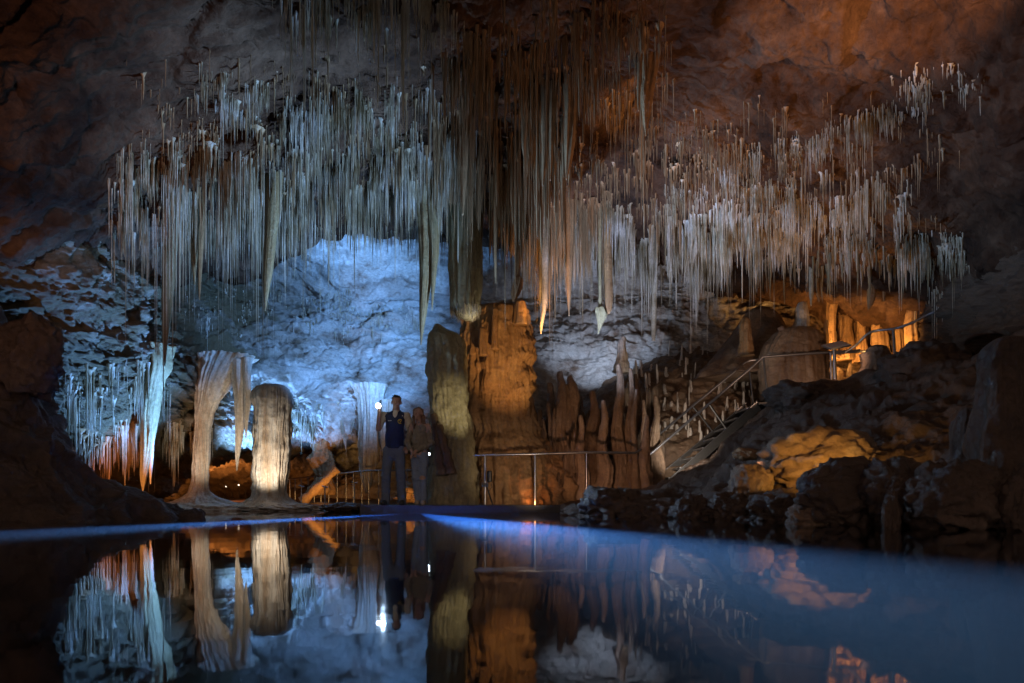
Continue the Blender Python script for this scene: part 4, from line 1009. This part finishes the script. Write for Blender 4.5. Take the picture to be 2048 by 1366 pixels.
def grow(name, sdf, mat, root, parent=None):
    v, f = sdf.mesh(); me = raw_mesh(name, v, f); o = link(name, me, mat); o.parent = parent if parent else root
    return o


skin = flat_mat('skin', (0.50, 0.31, 0.23), 0.5, bscale=8, vary=0.1)
navy = flat_mat('navy_vest', (0.016, 0.024, 0.062), 0.75, bump=0.3, bscale=150)
beige = flat_mat('beige_shirt', (0.60, 0.53, 0.40), 0.8, bump=0.3, bscale=120)
denim_d = flat_mat('dark_denim', (0.15, 0.19, 0.28), 0.8, bump=0.4, bscale=140)
denim = flat_mat('blue_denim', (0.24, 0.31, 0.44), 0.8, bump=0.4, bscale=140)
hair_d = flat_mat('dark_hair', (0.02, 0.014, 0.01), 0.5, bump=0.6, bscale=90)
hair_b = flat_mat('light_brown_hair', (0.22, 0.13, 0.07), 0.45, bump=0.6, bscale=90)
shoe_d = flat_mat('dark_shoe', (0.03, 0.028, 0.026), 0.5); shoe_b = flat_mat('pale_shoe', (0.45, 0.38, 0.30), 0.6)
yellow = flat_mat('emblem_yellow', (0.75, 0.50, 0.05), 0.6); white_t = flat_mat('emblem_white', (0.6, 0.6, 0.6), 0.6)
# knitted check for the woman's sweater
mk, nt, P_ = mat_new('checked_sweater'); Lk = nt.links.new
tc = nd(nt, 'ShaderNodeTexCoord'); w1 = nd(nt, 'ShaderNodeTexWave', Scale=14.0, wave_type='BANDS', bands_direction='Z'); w2 = nd(nt, 'ShaderNodeTexWave', Scale=14.0, wave_type='BANDS', bands_direction='X')
for w_ in (w1, w2): Lk(tc.outputs['Object'], w_.inputs['Vector'])
mxx = nd(nt, 'ShaderNodeMath', operation='MULTIPLY'); Lk(w1.outputs['Fac'], mxx.inputs[0]); Lk(w2.outputs['Fac'], mxx.inputs[1])
rr_ = ramp(nt, [(0.1, (0.20, 0.175, 0.13)), (0.6, (0.40, 0.35, 0.27))]); Lk(mxx.outputs[0], rr_.inputs[0]); Lk(rr_.outputs[0], P_.inputs['Base Color']); P_.inputs['Roughness'].default_value = 0.9


def hand(s, wrist, palm, tips, r=0.0085, thumb=None, pr=0.026):
    """Palm from WRIST to PALM and separate bent fingers through the given joints."""
    s.cap(wrist, palm, pr * 0.85, pr, 0.012, sy=1.3)
    for chain in tips: s.chain(chain, [r, r * 0.95, r * 0.85][:len(chain)], 0.004)
    if thumb: s.chain(thumb, [r * 1.25, r * 1.1, r * 0.9][:len(thumb)], 0.006)


def head(s, c, yaw, pitch=0.0, sc=1.0):
    """Skull, jaw, nose, lips, brow, eye sockets and ears; the face looks towards -y turned by YAW."""
    ca, sa = math.cos(yaw), math.sin(yaw)
    def q(x, y, z):
        y, z = y * math.cos(pitch) - z * math.sin(pitch), y * math.sin(pitch) + z * math.cos(pitch)
        return (c[0] + sc * (x * ca - y * sa), c[1] + sc * (x * sa + y * ca), c[2] + sc * z)
    s.ell(q(0, 0.012, 0.035), (0.074 * sc, 0.092 * sc, 0.085 * sc), 0.02)
    s.cap(q(0, -0.02, -0.01), q(0, -0.045, -0.085), 0.062 * sc, 0.034 * sc, 0.03)
    for sx in (-1, 1):
        s.ell(q(sx * 0.078, 0.012, -0.005), (0.012 * sc, 0.02 * sc, 0.032 * sc), 0.006)
        s.ell(q(sx * 0.03, -0.084, 0.012), (0.017 * sc, 0.012 * sc, 0.011 * sc), 0, True)
        s.ell(q(sx * 0.03, -0.076, 0.012), (0.0125 * sc, 0.0125 * sc, 0.0125 * sc), 0.002)
        s.cap(q(sx * 0.012, -0.086, 0.030), q(sx * 0.048, -0.076, 0.030), 0.008 * sc, 0.006 * sc, 0.01)
        s.ell(q(sx * 0.037, -0.066, -0.028), (0.02 * sc, 0.016 * sc, 0.02 * sc), 0.02)
    s.chain([q(0, -0.084, 0.018), q(0, -0.104, -0.020), q(0, -0.088, -0.030)], [0.007 * sc, 0.0125 * sc, 0.009 * sc], 0.008)
    s.cap(q(-0.018, -0.082, -0.053), q(0.018, -0.082, -0.053), 0.006 * sc, 0.006 * sc, 0.004)
    s.cap(q(-0.015, -0.081, -0.064), q(0.015, -0.081, -0.064), 0.0065 * sc, 0.0065 * sc, 0.004)
    s.ell(q(0, -0.070, -0.090), (0.02 * sc, 0.016 * sc, 0.016 * sc), 0.015)
    return q


def at_root(px, D): return Vector(((px - CX) / F * D, D, 0.13))


# the guide
DM = 11.5
root = thing('person', 'man in a navy vest and jeans raising a bright torch beside his face', 'person', at_root(787, DM))
HM = (0.052, -0.01, 1.728)
sh_r, el_r, wr_r = (-0.165, 0.0, 1.515), (-0.235, -0.10, 1.275), (-0.185, -0.27, 1.555)
sh_l, el_l, wr_l = (0.225, 0.01, 1.50), (0.275, 0.06, 1.235), (0.235, -0.02, 1.02)
hip_r, kn_r, an_r = (-0.075, 0.0, 0.93), (-0.12, -0.02, 0.50), (-0.135, 0.02, 0.09)
hip_l, kn_l, an_l = (0.10, 0.0, 0.93), (0.125, -0.03, 0.50), (0.145, 0.0, 0.09)
s = SDF((-0.45, -0.48, -0.02), (0.45, 0.3, 1.92), 0.0065)
s.chain([(0.01, 0, 0.95), (0.02, 0, 1.15), (0.03, 0, 1.38)], [0.13, 0.12, 0.135], 0.05, sy=1.35)
s.cap((-0.11, 0.01, 1.50), (0.17, 0.01, 1.495), 0.07, 0.07, 0.06)
s.chain([(0.035, 0.02, 1.5), (0.05, 0.0, 1.66)], [0.068, 0.056], 0.03)
for a, b, c_ in ((sh_r, el_r, wr_r), (sh_l, el_l, wr_l)): s.chain([a, b, c_], [0.056, 0.042, 0.029], 0.02)
for a, b, c_ in ((hip_r, kn_r, an_r), (hip_l, kn_l, an_l)): s.chain([a, b, c_], [0.088, 0.058, 0.040], 0.04)
for an in (an_r, an_l): s.cap((an[0], 0.05, 0.045), (an[0] + (an[0] > 0) * .03 - .015, -0.13, 0.035), 0.04, 0.035, 0.03)
head(s, HM, 0.10)
T = np.array((-0.178, -0.33, 1.612))     # torch, held in the fist
hand(s, wr_r, (-0.178, -0.305, 1.598), [[(-0.205 + .0, -0.345 + .019 * i, 1.602), (-0.212, -0.347 + .019 * i, 1.630), (-0.184, -0.350 + .019 * i, 1.645 - .002 * i)] for i in range(4)],
     thumb=[(-0.150, -0.30, 1.60), (-0.148, -0.325, 1.622), (-0.160, -0.345, 1.642)])
hand(s, wr_l, (0.228, -0.035, 0.955), [[(0.205 + .015 * i, -0.045, 0.93), (0.203 + .015 * i, -0.058, 0.895 - .004 * (i in (1, 2))), (0.202 + .014 * i, -0.055, 0.872 - .006 * (i in (1, 2)))] for i in range(4)],
     thumb=[(0.205, -0.055, 0.97), (0.190, -0.075, 0.935), (0.188, -0.08, 0.915)])
s.cut(2, 1.60 + 10, True)
grow('body', s, skin, root)
s = SDF((-0.45, -0.35, 0.7), (0.45, 0.3, 1.75), 0.008)          # shirt: collar and sleeves
s.chain([(0.01, 0, 1.0), (0.02, 0, 1.15), (0.03, 0, 1.38)], [0.135, 0.13, 0.142], 0.05, sy=1.3)
s.cap((-0.11, 0.01, 1.49), (0.17, 0.01, 1.485), 0.078, 0.078, 0.06); s.cap((0.035, 0.02, 1.50), (0.045, 0.01, 1.60), 0.085, 0.066, 0.05)
s.cap(sh_r, (-0.222, -0.082, 1.32), 0.068, 0.062, 0.03); s.cap(sh_l, (0.268, 0.05, 1.285), 0.07, 0.068, 0.03); s.wrinkle(0.006, 9)
grow('shirt', s, beige, root)
s = SDF((-0.45, -0.3, 0.8), (0.45, 0.3, 1.7), 0.008)
s.chain([(0.01, 0, 0.98), (0.015, 0, 1.15), (0.03, 0, 1.38)], [0.158, 0.150, 0.160], 0.05, sy=1.30)
s.cap((-0.095, 0.01, 1.488), (0.155, 0.01, 1.483), 0.088, 0.088, 0.05); s.cut(2, 0.945, False)
s.cap((0.04, -0.13, 1.42), (0.04, -0.12, 1.44), 0.004, 0.004, 0); s.cap((0.035, 0.02, 1.50), (0.042, 0.02, 1.575), 0.098, 0.078, 0.05); s.ell((0.04, -0.11, 1.56), (0.042, 0.10, 0.085), 0, True); s.ell((0.045, 0.0, 1.62), (0.066, 0.07, 0.05), 0, True); s.wrinkle(0.006, 7)
vest = grow('vest', s, navy, root)
def emblem(parent, mat, pts_list, rad):
    mb = MB()
    for pts in pts_list: mb.tube(pts, rad, 6)
    return mb.build('emblem', mat, root)
R0 = root.location
def surf(x, z):  # front of the vest
    h = BVHTree.FromObject(vest, bpy.context.evaluated_depsgraph_get()).ray_cast(Vector((x, -1, z)), Vector((0, 1, 0)))
    return h[0] if h[0] else Vector((x, -0.12, z))
bpy.context.view_layer.update()
c0 = surf(0.125, 1.40)
o = MB().tube([R0 + surf(0.125 + .03 * math.cos(a), 1.40 + .035 * math.sin(a)) + Vector((0, -.004, 0)) for a in np.linspace(0.9, 5.4, 16)], 0.0065, 6)
for a in ((-.005, .012), (.012, .0), (.0, -.014), (.02, .02)): p_ = R0 + surf(0.125 + a[0], 1.40 + a[1]) + Vector((0, -.004, 0)); o.tube([p_ + Vector((-.008, 0, .003)), p_ + Vector((.008, 0, 0))], 0.006, 6)
eo = o.build('emblem', yellow, root); eo.parent = root
o = MB()
for k in range(4): x = -0.075 + .017 * k; o.tube([R0 + surf(x, 1.418) + Vector((0, -.004, 0)), R0 + surf(x + .008, 1.404) + Vector((0, -.004, 0)), R0 + surf(x + .012, 1.418 - .004 * (k % 2)) + Vector((0, -.004, 0))], 0.0035, 5)
o.build('lettering', white_t, root)
def trousers(name, hips, legs, mat, r, waist, torso, hole=None, wr=0.007):
    s = SDF((-0.4, -0.3, 0.0), (0.4, 0.3, 1.15), 0.008)
    s.cap((hips[0], 0, waist), (hips[0], 0, waist - 0.12), torso, torso * 1.02, 0.04, sy=1.3)
    for a, b, c_ in legs: s.chain([a, b, (c_[0], c_[1], 0.06)], r, 0.03)
    if hole: s.ell(hole, (0.045, 0.06, 0.03), 0, True)
    s.cut(2, waist, True); s.wrinkle(wr, (8, 8, 14))
    return grow(name, s, mat, root)
trousers('jeans', (0.01,), ((hip_r, kn_r, an_r), (hip_l, kn_l, an_l)), denim_d, [0.104, 0.083, 0.078], 1.0, 0.135)
for an in (an_r, an_l):
    s = SDF((-0.3, -0.3, -0.02), (0.3, 0.2, 0.2), 0.006); dx = 0.02 if an[0] > 0 else -0.02
    s.cap((an[0], an[1] + .04, 0.05), (an[0] + dx, an[1] - 0.15, 0.04), 0.05, 0.046, 0.02); s.cap((an[0], an[1] + .02, 0.05), (an[0], an[1] + .02, 0.11), 0.052, 0.05, 0.02); s.cut(2, 0.0, False)
    grow('shoe', s, shoe_d, root)
s = SDF((-0.1, -0.2, 1.6), (0.22, 0.2, 1.95), 0.005)
s.ell((HM[0], 0.018, 1.783), (0.082, 0.100, 0.078), 0.01); s.ell((HM[0] - .01, -0.05, 1.828), (0.062, 0.05, 0.03), 0.02)
s.ell((HM[0], -0.085, 1.718), (0.066, 0.075, 0.075), 0, True); s.cut(2, 1.70, False); s.wrinkle(0.008, (25, 12, 20))
grow('hair', s, hair_d, root)
tr = thing('torch', 'lit white torch gripped in the man\'s raised hand', 'torch', R0 + Vector(tuple(T)) + Vector((0, 0, 0)))
p = R0 + Vector(tuple(T)); dv = Vector((0.05, -1, 0.04)).normalized()
MB().tube([p - dv * 0.08, p + dv * 0.05, p + dv * 0.07, p + dv * 0.10], [0.014, 0.014, 0.028, 0.034], 16).build('torch_body', M['black'], tr)
MB().tube([p + dv * 0.101, p + dv * 0.104], [0.042, 0.042], 20).build('lens', glow, tr)

# the woman
root = thing('person', 'woman with long hair in a checked sweater and ripped jeans, hands clasped', 'person', at_root(838, DM))
R0 = root.location
HW = (-0.015, -0.01, 1.535)
hip_r, kn_r, an_r = (-0.06, 0.0, 0.86), (-0.055, -0.02, 0.46), (-0.02, 0.02, 0.09)
hip_l, kn_l, an_l = (0.08, 0.0, 0.86), (0.07, -0.03, 0.46), (0.085, 0.0, 0.09)
sh_r, el_r, wr_r = (-0.125, 0.0, 1.33), (-0.20, 0.02, 1.05), (-0.10, -0.17, 0.90)
sh_l, el_l, wr_l = (0.155, 0.0, 1.33), (0.195, 0.03, 1.04), (-0.04, -0.18, 0.89)
s = SDF((-0.4, -0.4, -0.02), (0.4, 0.3, 1.72), 0.0065)
s.chain([(0.01, 0, 0.88), (0.01, 0, 1.05), (0.015, 0, 1.22)], [0.125, 0.098, 0.112], 0.05, sy=1.35)
s.cap((-0.085, 0.01, 1.31), (0.11, 0.01, 1.31), 0.058, 0.058, 0.05); s.chain([(0.01, 0.02, 1.32), (-0.01, 0.0, 1.46)], [0.055, 0.046], 0.03)
for a, b, c_ in ((sh_r, el_r, wr_r), (sh_l, el_l, wr_l)): s.chain([a, b, c_], [0.046, 0.036, 0.024], 0.02)
for a, b, c_ in ((hip_r, kn_r, an_r), (hip_l, kn_l, an_l)): s.chain([a, b, c_], [0.080, 0.052, 0.035], 0.04)
for an in (an_r, an_l): s.cap((an[0], 0.04, 0.04), (an[0], -0.12, 0.032), 0.036, 0.03, 0.03)
head(s, HW, -0.28, -0.10, 0.93)
hand(s, wr_r, (-0.075, -0.205, 0.845), [[(-0.055, -0.222, 0.850 - .015 * i), (-0.030, -0.232, 0.838 - .015 * i), (-0.012, -0.222, 0.830 - .014 * i)] for i in range(4)], 0.0078,
     thumb=[(-0.085, -0.21, 0.87), (-0.06, -0.235, 0.865), (-0.04, -0.238, 0.858)], pr=0.022)
hand(s, wr_l, (-0.055, -0.200, 0.835), [[(-0.085, -0.218, 0.832 - .014 * i), (-0.105, -0.224, 0.818 - .014 * i), (-0.112, -0.212, 0.806 - .013 * i)] for i in range(4)], 0.0078,
     thumb=[(-0.045, -0.215, 0.86), (-0.055, -0.236, 0.848)], pr=0.022)
grow('body', s, skin, root)
s = SDF((-0.4, -0.35, 0.75), (0.42, 0.3, 1.6), 0.008)
s.chain([(0.01, 0, 0.93), (0.01, 0, 1.08), (0.015, 0, 1.24)], [0.128, 0.135, 0.125], 0.05, sy=1.1)
s.cap((-0.075, 0.01, 1.305), (0.10, 0.01, 1.305), 0.066, 0.066, 0.05); s.cap((0.01, 0.01, 1.34), (0.0, 0.0, 1.39), 0.065, 0.058, 0.02)
for a, b, c_ in ((sh_r, el_r, wr_r), (sh_l, el_l, wr_l)):
    w_ = np.array(b) * 0.25 + np.array(c_) * 0.75
    s.chain([a, b, tuple(w_), tuple(np.array(b) * 0.08 + np.array(c_) * 0.92)], [0.056, 0.068, 0.052, 0.034], 0.006)
s.cut(2, 0.86, False); s.wrinkle(0.013, (9, 9, 7))
grow('sweater', s, mk, root)
mb = MB()
trousers('jeans', (0.01,), ((hip_r, kn_r, an_r), (hip_l, kn_l, an_l)), denim, [0.092, 0.068, 0.060], 0.94, 0.120, (0.07, -0.10, 0.455))
for an in (an_r, an_l):
    s = SDF((-0.3, -0.3, -0.02), (0.3, 0.2, 0.2), 0.006)
    s.cap((an[0], an[1] + .03, 0.045), (an[0], an[1] - 0.14, 0.036), 0.044, 0.040, 0.02); s.cap((an[0], an[1] + .02, 0.05), (an[0], an[1] + .02, 0.09), 0.045, 0.042, 0.02); s.cut(2, 0.0, False)
    grow('shoe', s, shoe_b, root)
s = SDF((-0.25, -0.25, 1.15), (0.25, 0.25, 1.72), 0.005)
s.ell((HW[0], 0.018, 1.585), (0.080, 0.098, 0.076), 0.01)
s.chain([(HW[0] - .065, 0.0, 1.60), (HW[0] - .072, -0.02, 1.48), (HW[0] - .065, -0.07, 1.36), (HW[0] - .06, -0.085, 1.28)], [0.026, 0.030, 0.028, 0.012], 0.03)
s.chain([(HW[0] + .06, 0.02, 1.60), (HW[0] + .078, 0.02, 1.48), (HW[0] + .085, 0.02, 1.38), (HW[0] + .09, 0.03, 1.33)], [0.030, 0.036, 0.040, 0.02], 0.03)
s.chain([(HW[0], 0.07, 1.58), (HW[0] + .01, 0.075, 1.42), (HW[0] + .02, 0.08, 1.25)], [0.07, 0.06, 0.04], 0.03)
s.ell((HW[0] - .03, -0.085, 1.53), (0.055, 0.065, 0.085), 0, True); s.wrinkle(0.006, (30, 20, 6))
grow('hair', s, hair_b, root)
